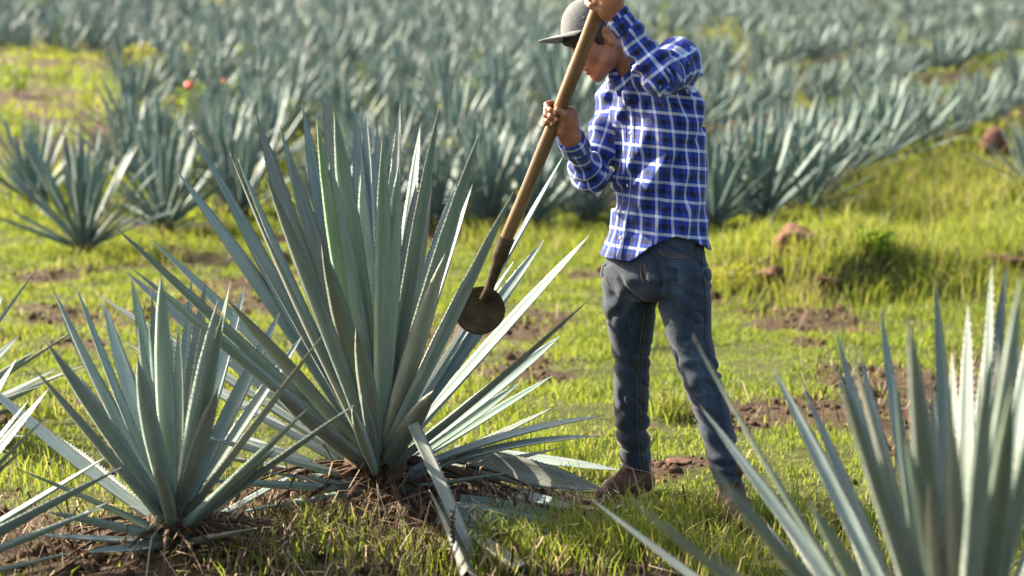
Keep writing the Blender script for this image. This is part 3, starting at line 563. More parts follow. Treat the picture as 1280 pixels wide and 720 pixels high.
# ------------------------------------------------------------------ weeds and flowers
def weed(px, py, w, h, n, mat, label, seed, cat='weed', lw=.02, name='weed_plant', flowers=None, group=None):
    p = hit(px, py); r = np.random.default_rng(seed); root = thing(name, (p[0], p[1], float(H(p[0], p[1]))), label, cat, group); st = []
    VV = []; TT = []; off = 0
    for i in range(7):
        a = r.uniform(0, 6.28); q = np.array([math.cos(a) * w * .4 * r.random(), math.sin(a) * w * .4 * r.random(), h * r.uniform(.6, 1)]); v, f, t = tube([(0, 0, -.03), q * .5 + np.array([0, 0, h * .1]), q], [.006, .004, .002], 4); VV.append(v); TT.append((f + off, t + off)); off += len(v); st.append(q)
    obj('stem', mesh('stem', np.concatenate(VV), np.concatenate([t[0] for t in TT]), None, True, np.concatenate([t[1] for t in TT])), M['stem'], root)
    c = r.normal(size=(n, 3)); c /= np.linalg.norm(c, axis=1)[:, None]; c *= r.uniform(.3, 1, n)[:, None]**.5; lump = 1 + .5 * (vnoise3(c * 2.5 + seed)[:, None] - .5); c = c * lump * np.array([w / 2, w / 2, h * .5]) + np.array([0, 0, h * .58])
    d = r.normal(size=(n, 3)); d[:, 2] = np.abs(d[:, 2]) * .6 + .2; d /= np.linalg.norm(d, axis=1)[:, None]; e = np.cross(d, r.normal(size=(n, 3))); e /= np.linalg.norm(e, axis=1)[:, None]; L = lw * r.uniform(.7, 1.5, n)[:, None]
    V = np.stack([c, c + d * L + e * L * .45, c + d * L * 2, c + d * L - e * L * .45], 1).reshape(-1, 3)
    me = mesh('foliage', V, np.arange(4 * n).reshape(-1, 4), None, False); vattr(me, 'tone', np.repeat(r.random(n), 4)); obj('foliage', me, mat, root)
    for (fx, fz, fr, fm) in (flowers or ()):
        bm = bmesh.new(); bmesh.ops.create_icosphere(bm, subdivisions=2, radius=fr); v = np.array([q.co[:] for q in bm.verts]); t = np.array([[q.index for q in f.verts] for f in bm.faces]); bm.free()
        v = v * (1 + .35 * (vnoise3(v / fr * 4)[:, None] - .5)) * np.array([1, 1, .75]) + np.array([fx, -.03, fz]); obj('flower', mesh('flower', v, None, None, True, t), fm, root)
    return root
weed(1092, 322, .26, .16, 160, M['weed'], 'low bright green broad-leaved weed in the shadow under the bank', 1, lw=.03)
weed(918, 368, .34, .20, 420, M['yweed'], 'yellow-flowering ground weed beside the man\'s hip pocket', 2, lw=.014)
weed(904, 92, .9, .95, 420, M['yweed'], 'tall yellow-green weed showing behind the man\'s raised shoulder', 3, lw=.035)
weed(182, 108, .7, .7, 300, M['yweed'], 'yellow-green shrub among agaves next to the pale grass clearing', 4, lw=.04)
weed(238, 150, .3, .5, 60, M['weed'], 'small weed with one bright red flower among the agaves', 5, lw=.03, flowers=[(0, .50, .075, M['red'])])
weed(280, 145, .3, .5, 60, M['weed'], 'small weed with one faint pinkish-red flower among the agaves', 6, lw=.03, flowers=[(0, .50, .055, M['red'])])
weed(243, 232, .12, .62, 24, M['weed'], 'thin weed carrying a white flower head above an agave leaf tip', 7, lw=.02, flowers=[(0, .60, .032, M['white'])])
for i, (px, py, s) in enumerate([(470, 18, 1.2), (690, 22, 1.3), (715, 12, 1.0), (520, 14, 1.0), (380, 62, .9), (45, 30, 1.4), (270, 28, 1.2), (75, 60, 1.0), (20, 120, .8), (600, 95, .7), (940, 70, .8), (430, 205, .5), (560, 215, .5), (640, 110, .6), (830, 30, .8)] + [(random.Random(77 + q).uniform(150, 1250), random.Random(177 + q).uniform(8, 190), random.Random(277 + q).uniform(.45, .9)) for q in range(34)]):
    if px > 880 and py > 60: continue
    weed(px, py, .62 * s, .66 * s, 170, M['yweed'] if i % 3 == 0 else M['weed'], 'lime-green bushy weed poking out between distant agaves', 20 + i, lw=.045, group='lime-green weeds between the agave rows')

# ------------------------------------------------------------------ the man: implicit surfaces turned into meshes
def smin(a, b, k):
    h = np.clip(k - np.abs(a - b), 0, None) / k; return np.minimum(a, b) - h * h * k * .25
class Field:
    def __init__(s, lo, hi, h):
        s.lo = np.asarray(lo, float); s.h = h; n = np.ceil((np.asarray(hi) - s.lo) / h).astype(int) + 1
        s.ax = [s.lo[i] + np.arange(n[i]) * h for i in range(3)]; s.D = np.full(n, .5, np.float32)
    def sl(s, lo, hi, m):
        r = []
        for i in range(3):
            a = int(np.clip(np.floor((lo[i] - m - s.lo[i]) / s.h), 0, len(s.ax[i]))); b = int(np.clip(np.ceil((hi[i] + m - s.lo[i]) / s.h) + 1, 0, len(s.ax[i]))); r.append(slice(a, b))
        return tuple(r)
    def xyz(s, sl): return s.ax[0][sl[0]][:, None, None], s.ax[1][sl[1]][None, :, None], s.ax[2][sl[2]][None, None, :]
    def add(s, fn, lo, hi, k=.02, op='u'):
        sl = s.sl(lo, hi, k + .015); X, Y, Z = s.xyz(sl); d = fn(X, Y, Z); sub = s.D[sl]
        if op == 'u': s.D[sl] = smin(sub, d, k)
        elif op == 'sub': s.D[sl] = -smin(-sub, d, k)
        else: s.D[sl] = np.maximum(sub, d)
    def cone(s, a, b, ra, rb, k=.02, op='u', cut=None, sq=None):
        a = np.asarray(a, float); b = np.asarray(b, float); ab = b - a; L2 = ab @ ab + 1e-9; R = max(ra, rb)
        def fn(X, Y, Z):
            px, py, pz = X - a[0], Y - a[1], Z - a[2]; t = np.clip((px * ab[0] + py * ab[1] + pz * ab[2]) / L2, 0, 1)
            d = np.sqrt((px - t * ab[0])**2 + (py - t * ab[1])**2 + (pz - t * ab[2])**2) - (ra + (rb - ra) * t)
            if cut is not None: c, nn = cut; d = np.maximum(d, (X - c[0]) * nn[0] + (Y - c[1]) * nn[1] + (Z - c[2]) * nn[2])
            return d
        s.add(fn, np.minimum(a, b) - R, np.maximum(a, b) + R, k, op)
    def ell(s, c, R, fr, k=.015, op='u'):
        """ellipsoid: centre c, radii R along the columns of frame fr"""
        c = np.asarray(c, float); m = max(R)
        def fn(X, Y, Z):
            q = [((X - c[0]) * fr[0, i] + (Y - c[1]) * fr[1, i] + (Z - c[2]) * fr[2, i]) for i in range(3)]
            k0 = np.sqrt(sum((q[i] / R[i])**2 for i in range(3))); k1 = np.sqrt(sum((q[i] / R[i]**2)**2 for i in range(3))) + 1e-6
            return k0 * (k0 - 1) / k1
        s.add(fn, c - m, c + m, k, op)
    def loft(s, zs, cx, cy, a, b, ang=0.0, infl=0.0, k=.02, zcut=True):
        o = np.argsort(zs); zs, cx, cy, a, b = [np.asarray(q, float)[o] for q in (zs, cx, cy, a, b)]; c_, s_ = math.cos(ang), math.sin(ang)
        def fn(X, Y, Z):
            ix = lambda v: np.interp(Z, zs, v)
            A, Bq = ix(a) + infl, ix(b) + infl; u = (X - ix(cx)) * c_ + (Y - ix(cy)) * s_; v = -(X - ix(cx)) * s_ + (Y - ix(cy)) * c_
            k0 = np.sqrt((u / A)**2 + (v / Bq)**2); k1 = np.sqrt((u / A**2)**2 + (v / Bq**2)**2) + 1e-4; d = k0 * (k0 - 1) / k1
            return np.maximum(d, np.maximum(Z - zs[-1], zs[0] - Z)) if zcut else d
        m = max(a.max(), b.max()) + infl; s.add(fn, (cx.min() - m, cy.min() - m, zs[0]), (cx.max() + m, cy.max() + m, zs[-1]), k)
    def noise(s, fn, band=.03):
        """push the surface along its normal by fn(points) near the surface"""
        idx = np.nonzero(np.abs(s.D) < band); p = np.stack([s.ax[i][idx[i]] for i in range(3)], -1); s.D[idx] -= fn(p).astype(np.float32)
    def mesh(s):
        D = s.D; S = D < 0; n = D.shape; c = [slice(None, -1), slice(1, None)]
        al = np.ones([q - 1 for q in n], bool); an = np.zeros([q - 1 for q in n], bool)
        for i in (0, 1):
            for j in (0, 1):
                for k in (0, 1): q = S[c[i], c[j], c[k]]; al &= q; an |= q
        act = an & ~al; I = np.stack(np.nonzero(act), -1); idm = np.full(act.shape, -1, np.int32); idm[tuple(I.T)] = np.arange(len(I))
        val = {}
        for i in (0, 1):
            for j in (0, 1):
                for k in (0, 1): val[i, j, k] = D[I[:, 0] + i, I[:, 1] + j, I[:, 2] + k]
        acc = np.zeros((len(I), 3)); cnt = np.zeros(len(I))
        for ax in range(3):
            for p in (0, 1):
                for q in (0, 1):
                    e0 = [0, 0, 0]; o = [z for z in range(3) if z != ax]; e0[o[0]] = p; e0[o[1]] = q; e1 = list(e0); e1[ax] = 1
                    v0, v1 = val[tuple(e0)], val[tuple(e1)]; m = (v0 < 0) != (v1 < 0); t = np.where(m, v0 / np.where(m, v0 - v1, 1), 0)
                    pt = np.tile(np.array(e0, float), (len(I), 1)); pt[:, ax] = t; acc += pt * m[:, None]; cnt += m
        V = s.lo + (I + acc / cnt[:, None]) * s.h; Fs = []
        for ax in range(3):
            o = [z for z in range(3) if z != ax]; sl0 = [slice(None)] * 3; sl1 = [slice(None)] * 3; sl0[ax] = slice(None, -1); sl1[ax] = slice(1, None)
            d = S[tuple(sl0)] != S[tuple(sl1)]; E = np.stack(np.nonzero(d), -1); ok = (E[:, o[0]] > 0) & (E[:, o[1]] > 0) & (E[:, o[0]] < n[o[0]] - 1) & (E[:, o[1]] < n[o[1]] - 1); E = E[ok]
            def cell(da, db): q = E.copy(); q[:, o[0]] -= da; q[:, o[1]] -= db; return idm[tuple(q.T)]
            f = np.stack([cell(1, 1), cell(0, 1), cell(0, 0), cell(1, 0)], -1); ins = S[tuple(E.T)]; flip = ins if ax != 1 else ~ins
            f[~flip] = f[~flip][:, ::-1]; Fs.append(f)
        return V, np.concatenate(Fs)

def rows(tab):                        # (py, cx px, depth, a, b) -> z, x, y, a, b
    pts = [P(t[1], t[0], t[2]) for t in tab]; return [q[2] for q in pts], [q[0] for q in pts], [q[1] for q in pts], [t[3] for t in tab], [t[4] for t in tab]
def rows_lr(tab):                     # (py, left px, right px, depth) -> round limb
    out = []
    for py, l, r, d in tab:
        h = (r - l) / 2 / FPX * d; out.append((py, (l + r) / 2, d, h, h * 1.08))
    return rows(out)
ANG = math.atan2(-.75, .66)           # across-the-body axis of the torso
torso = rows([(345, 820, 6.66, .222, .172), (318, 821, 6.66, .208, .160), (290, 823, 6.655, .187, .136), (240, 822, 6.65, .180, .130), (190, 823, 6.64, .184, .128), (150, 820, 6.63, .182, .124), (122, 815, 6.62, .165, .112), (100, 806, 6.61, .125, .090), (86, 800, 6.60, .075, .065)])
pelvis = rows([(262, 821, 6.655, .170, .119), (290, 821, 6.66, .177, .126), (315, 820, 6.66, .187, .139), (345, 820, 6.66, .198, .147), (362, 820, 6.66, .178, .13), (374, 820, 6.66, .13, .10)])
legF = rows_lr([(335, 754, 822, 6.72), (380, 753, 821, 6.74), (420, 761, 816, 6.77), (452, 767, 813, 6.79), (500, 767, 811, 6.83), (540, 769, 812, 6.86), (562, 773, 814, 6.88), (588, 776, 815, 6.90)])
legN = rows_lr([(335, 812, 888, 6.60), (380, 822, 888, 6.58), (420, 833, 890, 6.56), (450, 843, 897, 6.54), (480, 852, 904, 6.52), (520, 868, 914, 6.49), (560, 881, 922, 6.46), (590, 889, 927, 6.44), (603, 891, 929, 6.43)])
S1, E1, W1 = P(846, 78, 6.50), P(825, 92, 6.25), P(771, 20, 6.27)
S2, E2, W2 = P(772, 128, 6.75), P(739, 222, 6.66), P(714, 173, 6.46)
STK0, STK1 = P(757, -14, 6.26), P(630, 305, 6.585); SA = nrm(STK0 - STK1); SR = .0225
def on_stick(py):
    t = np.linspace(0, 1, 400)[:, None]; q = STK1 + (STK0 - STK1) * t; return q[np.argmin(np.abs(to_px(q)[:, 1] - py))]
e1 = nrm(np.cross(SA, [0, 1, 0])); e1 = e1 if e1[0] > 0 else -e1; e2 = nrm(np.cross(e1, SA)); e2 = e2 if e2[1] > 0 else -e2
def around(c, s, ph, r): return c + SA * s + r * (math.cos(ph) * e1 + math.sin(ph) * e2)
# head frame: forward, left, up
pit = math.radians(33); yaw = math.radians(3)
HF = nrm([-math.cos(pit) * math.cos(yaw), -math.cos(pit) * math.sin(yaw), -math.sin(pit)]); HL = nrm(np.cross([0, 0, 1.0], HF)); HU = np.cross(HF, HL); HS = 1.06
HR = np.stack([HF, HL, HU], 1)
HC = P(757, 46, 6.50) - HL * .078 * HS
def hp(f, l, u): return HC + HS * (HF * f + HL * l + HU * u)

root = thing('person', (0.74, 6.66, float(H(.74, 6.66))), 'man in blue plaid shirt, jeans and grey cap driving a long-handled round hoe', 'person')
RO = np.array(root.location)
bf = Field((.10, 6.05, -.02), (.88, 7.05, 1.80), .0031)
# trunk and legs under the clothes
bf.loft(*[q_[2:] for q_ in torso], ang=ANG, infl=-.030, k=.02); bf.loft(*pelvis, ang=ANG, infl=-.014, k=.03)
bf.loft(*legF, infl=-.012, k=.03); bf.loft(*legN, infl=-.012, k=.03)
bf.cone(S1, S2, .045, .045, .04); bf.cone(S1, E1, .048, .038, .03); bf.cone(E1, W1, .038, .026, .02); bf.cone(S2, E2, .048, .038, .03); bf.cone(E2, W2, .038, .026, .02)
fF0, fN0 = P(795, 600, 6.90), P(913, 622, 6.43)
bf.cone(fF0 + [0, 0, -.02], fF0 + [-.08, -.02, -.03], .03, .02, .02); bf.cone(fN0 + [0, 0, -.02], fN0 + [.02, -.09, -.03], .03, .02, .02)
# neck and head
NB = P(802, 104, 6.62); bf.cone(NB, hp(-.025, 0, -.02), .064, .056, .03)
I3 = HR
bf.ell(hp(-.004, 0, .045), (.100 * HS, .077 * HS, .086 * HS), I3, .02)
bf.ell(hp(.040, 0, -.012), (.052 * HS, .060 * HS, .078 * HS), I3, .03)
for s in (-1, 1):
    bf.cone(hp(-.005, .054 * s, -.035), hp(.030, .050 * s, -.066), .022, .022, .03); bf.cone(hp(.030, .050 * s, -.066), hp(.076, .012 * s, -.090), .022, .018, .03)
    bf.ell(hp(.058, .042 * s, -.022), (.028, .024, .026), I3, .02); bf.cone(hp(.083, .012 * s, .024), hp(.070, .048 * s, .022), .012, .010, .012)
    bf.ell(hp(.094, .031 * s, .006), (.014, .018, .011), I3, .014, 'sub'); bf.ell(hp(.080, .031 * s, .004), (.0135, .016, .0115), I3, .006)
    bf.ell(hp(.101, .0125 * s, -.029), (.010, .0085, .0085), I3, .007)
    # ear: rim, lobe, hollow
    bf.ell(hp(-.010, .079 * s, .003), (.018, .0085, .031), I3, .006); bf.ell(hp(-.004, .079 * s, -.022), (.010, .008, .012), I3, .006)
    bf.ell(hp(-.007, .089 * s, .005), (.0095, .0075, .019), I3, .004, 'sub'); bf.cone(hp(.004, .080 * s, -.004), hp(.004, .082 * s, .004), .0045, .004, .004)
bf.ell(hp(.072, 0, -.052), (.026, .032, .032), I3, .02); bf.ell(hp(.078, 0, -.088), (.017, .020, .016), I3, .015)
bf.cone(hp(.090, 0, .014), hp(.110, 0, -.018), .0095, .0120, .012); bf.ell(hp(.111, 0, -.022), (.0115, .0125, .0105), I3, .008)
bf.cone(hp(.093, .018, -.053), hp(.100, 0, -.049), .0055, .0068, .006); bf.cone(hp(.093, -.018, -.053), hp(.100, 0, -.049), .0055, .0068, .006)
bf.cone(hp(.091, .016, -.063), hp(.098, 0, -.0635), .0058, .0075, .006); bf.cone(hp(.091, -.016, -.063), hp(.098, 0, -.0635), .0058, .0075, .006)
bf.cone(hp(.101, .022, -.0575), hp(.106, -.022, -.0575), .0022, .0022, .004, 'sub')
# right hand closed round the shaft
def hand(cs, palm_ph, dirn, wrist, spread=.0195, thumb=True):
    nails = []; pc = around(cs, 0, palm_ph, SR + .020)
    for i in range(4):
        s = (1.5 - i) * spread; L = (.94, 1.0, .96, .80)[i]; r0 = (.0104, .0108, .0104, .0092)[i]
        phs = [palm_ph + dirn * a * L for a in (.05, 1.25, 2.45, 3.65, 4.85)]; rr = [SR + .016, SR + .014, SR + .0155, SR + .0125, SR + .0085]
        pts = [around(cs, s + .004 * math.sin(j * 1.3 + i), ph, q) for j, (ph, q) in enumerate(zip(phs, rr))]
        for j in range(4):
            # subdivide so that the chain hugs the pole
            m = around(cs, s, (phs[j] + phs[j + 1]) / 2, (rr[j] + rr[j + 1]) / 2 + .0022)
            f0, f1 = 1 - .05 * j, 1 - .05 * (j + .5); bf.cone(pts[j], m, r0 * f0, r0 * f1, .0045); bf.cone(m, pts[j + 1], r0 * f1, r0 * (f1 - .03), .0045)
        nails.append((pts[-1], around(cs, s, phs[-1] - dirn * .16, SR + .0085 + r0 * .80), r0))
    a, b = around(cs, .026, palm_ph, SR + .020), around(cs, -.028, palm_ph, SR + .020)
    bf.cone(a, b, .021, .019, .015); bf.cone(around(cs, .020, palm_ph - dirn * .45, SR + .020), around(cs, -.026, palm_ph - dirn * .35, SR + .022), .019, .018, .015)
    bf.cone(pc, wrist, .026, .026, .025); bf.cone(a, wrist, .020, .025, .025); bf.cone(b, wrist, .019, .025, .025)
    if thumb:
        t0 = around(cs, .006, palm_ph - dirn * .5, SR + .024); t1 = around(cs, .034, palm_ph - dirn * 1.0, SR + .018); t2 = around(cs, .042, palm_ph - dirn * 1.75, SR + .012)
        bf.cone(t0, t1, .015, .0125, .012); bf.cone(t1, t2, .0118, .0098, .006)
        nails.append((t2, around(cs, .042, palm_ph - dirn * 1.68, SR + .012 + .0080), .010))
    return nails
hr = on_stick(147); hl = on_stick(-3)
nl = hand(hr, .12, 1, W2 + (W2 - E2) * .02); nl2 = hand(hl, -.75, -1, W1 + (W1 - E1) * .02)
bf.cone(W2 - (W2 - E2) * .1, W2 + (W2 - E2) * .05, .0275, .026, .02); bf.cone(W1 - (W1 - E1) * .1, W1 + (W1 - E1) * .05, .0285, .027, .02)
V, Fq = bf.mesh(); del bf
q = (V - HC) / HS @ HR; tint = np.zeros(len(V))
lip = (q[:, 0] > .086) & (np.abs(q[:, 1]) < .024) & (q[:, 2] < -.046) & (q[:, 2] > -.070); tint[lip] = .45
brow = (q[:, 0] > .055) & (np.abs(np.abs(q[:, 1]) - .033) < .022) & (np.abs(q[:, 2] - .0265 + .1 * (np.abs(q[:, 1]) - .03)) < .005); tint[brow] = 1
lash = (q[:, 0] > .06) & (np.abs(np.abs(q[:, 1]) - .032) < .016) & (np.abs(q[:, 2] + .0015) < .0022); tint[lash] = 1
me = mesh('body', V - RO, Fq); vattr(me, 'tint', tint); body = obj('body', me, M['skin'], root)
def small_ell(name, c, R, fr, mat, parent, sub=2):
    bm = bmesh.new(); bmesh.ops.create_icosphere(bm, subdivisions=sub, radius=1); v = np.array([p.co[:] for p in bm.verts]); t = np.array([[p.index for p in f.verts] for f in bm.faces]); bm.free()
    return obj(name, mesh(name, (v * np.array(R)) @ np.asarray(fr).T + np.asarray(c) - RO, None, None, True, t), mat, parent)
for tip, out, r in nl + nl2:
    n_ = nrm(out - tip); a_ = SA; b_ = np.cross(n_, a_); small_ell('fingernail', out + n_ * .0006, (r * .62, r * .72, .0014), np.stack([a_, b_, n_], 1), M['nail'], body)

# --- shirt
def limb_uv(p, segs):
    """nearest segment of a chain: distance, length along, angle vector"""
    best = np.full(len(p), 9.); v = np.zeros(len(p)); u0 = np.zeros((len(p), 3)); acc = 0
    for a, b, ra, rb in segs:
        ab = b - a; L = np.linalg.norm(ab); t = np.clip((p - a) @ ab / L**2, 0, 1); d = p - (a + t[:, None] * ab); dist = np.linalg.norm(d, axis=1) - (ra + (rb - ra) * t)
        m = dist < best; best[m] = dist[m]; v[m] = acc + t[m] * L; u0[m] = d[m]; acc += L
    return best, v, u0
W1c, W2c = W1 + (W1 - E1) * .02, W2 + (W2 - E2) * .02
armN = [(S1, E1, .071, .057), (E1, W1c, .057, .034)]; armF = [(S2, E2, .066, .054), (E2, W2c, .056, .039)]
hemx = [P(q_, 320, 6.5)[0] for q_ in (740, 760, 790, 815, 845, 870, 890)]; hemz = [P(700, q_, 6.55)[2] for q_ in (321, 324, 327, 306, 294, 301, 314)]
sf = Field((.12, 6.08, .82), (.80, 6.96, 1.66), .0042)
sf.loft(*torso, ang=ANG, k=.02)
sf.cone(P(800, 96, 6.61), S1, .060, .070, .05); sf.cone(P(800, 100, 6.62), S2, .055, .064, .05); sf.cone(S1 + [0, .02, 0], P(848, 160, 6.57), .064, .075, .06)
for arm in (armN, armF):
    (a, b, ra, rb), (c, d, rc, rd) = arm; nn = nrm(d - c); sf.cone(a, b, ra, rb, .035); sf.cone(c, d + nn * .05, rc, rd, .03, cut=(d, nn)); cu = d - nn * .055; sf.cone(cu, d + nn * .05, rd + .004, rd + .0035, .004, cut=(d, nn))
def folds(p):
    dN, vN, _ = limb_uv(p, armN); dF, vF, _ = limb_uv(p, armF)
    mN = np.exp(-(np.clip(dN, 0, 1) / .02)**2); mF = np.exp(-(np.clip(dF, 0, 1) / .02)**2)
    nz = vnoise3(p * np.array([5, 5, 9])) - .5; d = .018 * nz
    # drapes that pull from the raised shoulder down to the hip
    pull = p[:, 2] * 1.0 + (p[:, 0] - .45) * 1.25; w = vnoise3(p * 4 + 9)
    d += (1 - np.maximum(mN, mF)) * .0125 * np.sin((p[:, 0] * 1.0 - p[:, 2] * .42 + .10 * w) * 70) * sstep(.35, .6, vnoise3(p * np.array([6, 6, 3.0]) + 3))
    d += (1 - np.maximum(mN, mF)) * .009 * np.sin((pull + .12 * w) * 48) * sstep(1.2, 1.45, p[:, 2])
    fd_ = np.array([-.33, -.15, -.93]); qq = np.stack([p @ fd_ * 3.2, (p @ np.array([.93, .0, -.33])) * 15, p[:, 1] * 5], -1); rid = vnoise3(qq + 13)
    d += (1 - np.maximum(mN, mF)) * (-.013 * np.exp(-((rid - .5) / .07)**2) + .009 * sstep(.6, .85, rid))
    q2 = np.stack([p @ np.array([.8, .1, -.6]) * 3.5, (p @ np.array([.6, 0, .8])) * 16, p[:, 1] * 5], -1); rid = vnoise3(q2 + 31); d += (1 - mF) * -.011 * np.exp(-((rid - .5) / .06)**2) * sstep(1.25, 1.4, p[:, 2])
    for m, v, L in ((mN, vN, .25), (mF, vF, .30)):
        d += m * .012 * np.sin(v * 118 + 5 * vnoise3(p * 11)) * np.exp(-((v - L) / .13)**2) * (.35 + vnoise3(p * 8 + 2))
        d += m * .0075 * np.sin(v * 60 + 7 * vnoise3(p * 7 + 4))
    return d
sf.noise(folds, .03)
sf.loft(*[q_[:5] for q_ in pelvis], ang=ANG, infl=.007, k=.012); sf.loft(*[q_[2:7] for q_ in torso], ang=ANG, infl=-.020, k=.012)
for a, b, ra, rb in ((S1, E1, .054, .044), (E1, W1c, .044, .031), (S2, E2, .054, .044), (E2, W2c, .044, .031)): sf.cone(a, b, ra, rb, .008, cut=((W1c, nrm(W1 - E1)) if b is W1c else (W2c, nrm(W2 - E2)) if b is W2c else None))
ax_ = sf.ax; Xh = np.interp(ax_[0], hemx, hemz)[:, None, None]; sf.D[:] = np.maximum(sf.D, Xh - ax_[2][None, None, :])
V, Fq = sf.mesh(); del sf
cen = V[Fq].mean(1); fn_ = np.cross(V[Fq[:, 2]] - V[Fq[:, 0]], V[Fq[:, 3]] - V[Fq[:, 1]]); fn_ /= np.linalg.norm(fn_, axis=1)[:, None] + 1e-12; tz = torso[0]; o_ = np.argsort(tz); tz = np.array(tz)[o_]; tx = np.array(torso[1])[o_]; ty = np.array(torso[2])[o_]
def aniso(p):
    A_, B_ = np.interp(p[:, 2], tz, np.array(torso[3])[o_]), np.interp(p[:, 2], tz, np.array(torso[4])[o_]); dx, dy = p[:, 0] - np.interp(p[:, 2], tz, tx), p[:, 1] - np.interp(p[:, 2], tz, ty); ca, sa = math.cos(ANG), math.sin(ANG)
    u, v = dx * ca + dy * sa, -dx * sa + dy * ca; k0 = np.hypot(u / A_, v / B_); return k0 * (k0 - 1) / (np.hypot(u / A_**2, v / B_**2) + 1e-4), np.arctan2(v / B_, u / A_)
dT, aT = aniso(cen); dN, _, _ = limb_uv(cen, armN); dF, _, _ = limb_uv(cen, armF)
cls = np.argmin(np.stack([dT + .012, dN, dF], 1), 1); uv = np.zeros((len(Fq), 4, 2))
def unwrap(a, c, per): return a + np.round((c - a) / per) * per
for j in range(4):
    p = V[Fq[:, j]]; _, a = aniso(p); uv[:, j, 0] = unwrap(a, aT, 2 * np.pi) * .178; uv[:, j, 1] = 1.06 * p[:, 2] + .10 * (p[:, 0] - .7)
    for ci, arm in ((1, armN), (2, armF)):
        m = cls == ci; ax0 = nrm(arm[1][1] - arm[0][0]); r1 = nrm(np.cross(ax0, [.2, .9, .3])); r2_ = np.cross(ax0, r1)
        _, v_, d_ = limb_uv(p[m], arm); _, vc, dc = limb_uv(cen[m], arm); aa = np.arctan2(d_ @ r1, d_ @ r2_); ac = np.arctan2(dc @ r1, dc @ r2_)
        uv[m, j, 0] = unwrap(aa, ac, 2 * np.pi) * .056; uv[m, j, 1] = v_
        if ci == 1:                       # raised arm: cloth grain follows the forearm over the bent elbow
            fd = nrm(arm[1][1] - arm[1][0]); tc = nrm(np.array([0, -1.0, 0]) - (-fd[1]) * fd); g_ = np.cross(fd, tc)
            def fu(p_, cc_=None):
                w_ = p_ - arm[1][0]; al = w_ @ fd; x_ = w_ @ g_; y_ = w_ @ tc; an = np.arctan2(x_, y_); return al, x_, an
            al, x_, an = fu(p[m]); alc, xc_, anc = fu(cen[m]); fore = alc > 0
            ua = nrm(arm[0][1] - arm[0][0]); cylm = (~fore) & (np.abs(fn_[m] @ ua) < .62); cu_, cv_ = uv[m, j, 0] * 1.2, v_
            uv[m, j, 0] = np.where(fore, unwrap(an, anc, 2 * np.pi) * .052, x_ * 1.25); uv[m, j, 1] = al + .3
            t0_ = uv[m, j]; t0_[cylm, 0] = cu_[cylm]; t0_[cylm, 1] = cv_[cylm]; uv[m, j] = t0_
shirt = obj('shirt', mesh('shirt', V - RO, Fq, uv.reshape(-1, 2)), M['plaid'], root)
for ci, arm in ((1, armN), (2, armF)):
    c_, d_, rc_, rd_ = arm[1]; nn = nrm(d_ - c_); r1 = nrm(np.cross(nn, [.2, .9, .3])); r2_ = np.cross(nn, r1); kv = []; ku = []; n = 28; pr = [(-.064, rd_ + .004), (-.060, rd_ + .0085), (-.030, rd_ + .0075), (-.002, rd_ + .0070), (.003, rd_ + .004), (.001, rd_ - .004)]
    for i in range(n + 1):
        a = 2 * math.pi * i / n
        for s_, r in pr: kv.append(d_ + nn * s_ + (r + .0012 * math.sin(3 * a)) * (math.cos(a) * r1 + math.sin(a) * r2_)); ku.append((a * .044 + .02, s_ + .018))
    m_ = len(pr); cuff = obj('cuff', mesh('cuff', np.array(kv) - RO, [(i * m_ + j, i * m_ + j + 1, (i + 1) * m_ + j + 1, (i + 1) * m_ + j) for i in range(n) for j in range(m_ - 1)], ku), M['plaid'], shirt)
# collar: a folded band open at the throat
NK = nrm(hp(-.03, 0, -.05) - NB); nc = NB + NK * .062; n1_ = nrm(HF - (HF @ NK) * NK); n2_ = np.cross(NK, n1_); CV = []; CU = []; na = 36
prof = [(.066, -.020), (.066, .012), (.0685, .022), (.076, .018), (.086, -.012), (.083, -.014), (.072, .010)]
for i in range(na + 1):
    a = math.radians(18) + (2 * math.pi - math.radians(36)) * i / na; tipw = 1 + .65 * math.exp(-((min(i, na - i)) / 3.2)**2)
    for j, (r, h) in enumerate(prof):
        hh = h if j < 4 else h * tipw - .012 * (tipw - 1); rr = r * (1 + .10 * math.cos(a)) + (.004 * math.sin(5 * a))
        CV.append(nc + rr * (math.cos(a) * n1_ + math.sin(a) * n2_) + NK * (hh - .022 * math.cos(a))); CU.append((a * .08, h * 1.4))
m_ = len(prof); CF = [(i * m_ + j, i * m_ + j + 1, (i + 1) * m_ + j + 1, (i + 1) * m_ + j) for i in range(na) for j in range(m_ - 1)]
obj('collar', mesh('collar', np.array(CV) - RO, CF, CU), M['plaid'], shirt)

from mathutils.bvhtree import BVHTree
bvs = BVHTree.FromPolygons([tuple(v) for v in V], [tuple(f) for f in Fq])
def on_shirt(px, py):
    h_, nn, _, _ = bvs.ray_cast(Vector(CAM), Vector(ray(px, py)).normalized()); return (np.array(h_), np.array(nn)) if h_ else None
plk = [(786, 118), (788, 160), (787, 205), (782, 255), (775, 300), (773, 322)]
for dx in (-5, 5):
    pts = []
    for yy in np.linspace(118, 322, 60):
        q_ = on_shirt(np.interp(yy, [b for a, b in plk], [a for a, b in plk]) + dx, yy)
        if q_: pts.append(q_[0] + q_[1] * .0004)
    v, f, t = tube(np.array(pts) - RO, .0013, 5); obj('placket_seam', mesh('placket_seam', v, f, None, True, t), M['navy'], shirt)
for yy in (134, 166, 199, 232, 265, 297):
    q_ = on_shirt(np.interp(yy, [b for a, b in plk], [a for a, b in plk]), yy)
    if q_: n_ = q_[1]; a_ = nrm(np.cross(n_, [.1, .2, 1.0])); small_ell('button', q_[0] + n_ * .001, (.0055, .0055, .0018), np.stack([a_, np.cross(n_, a_), n_], 1), M['button'], shirt)

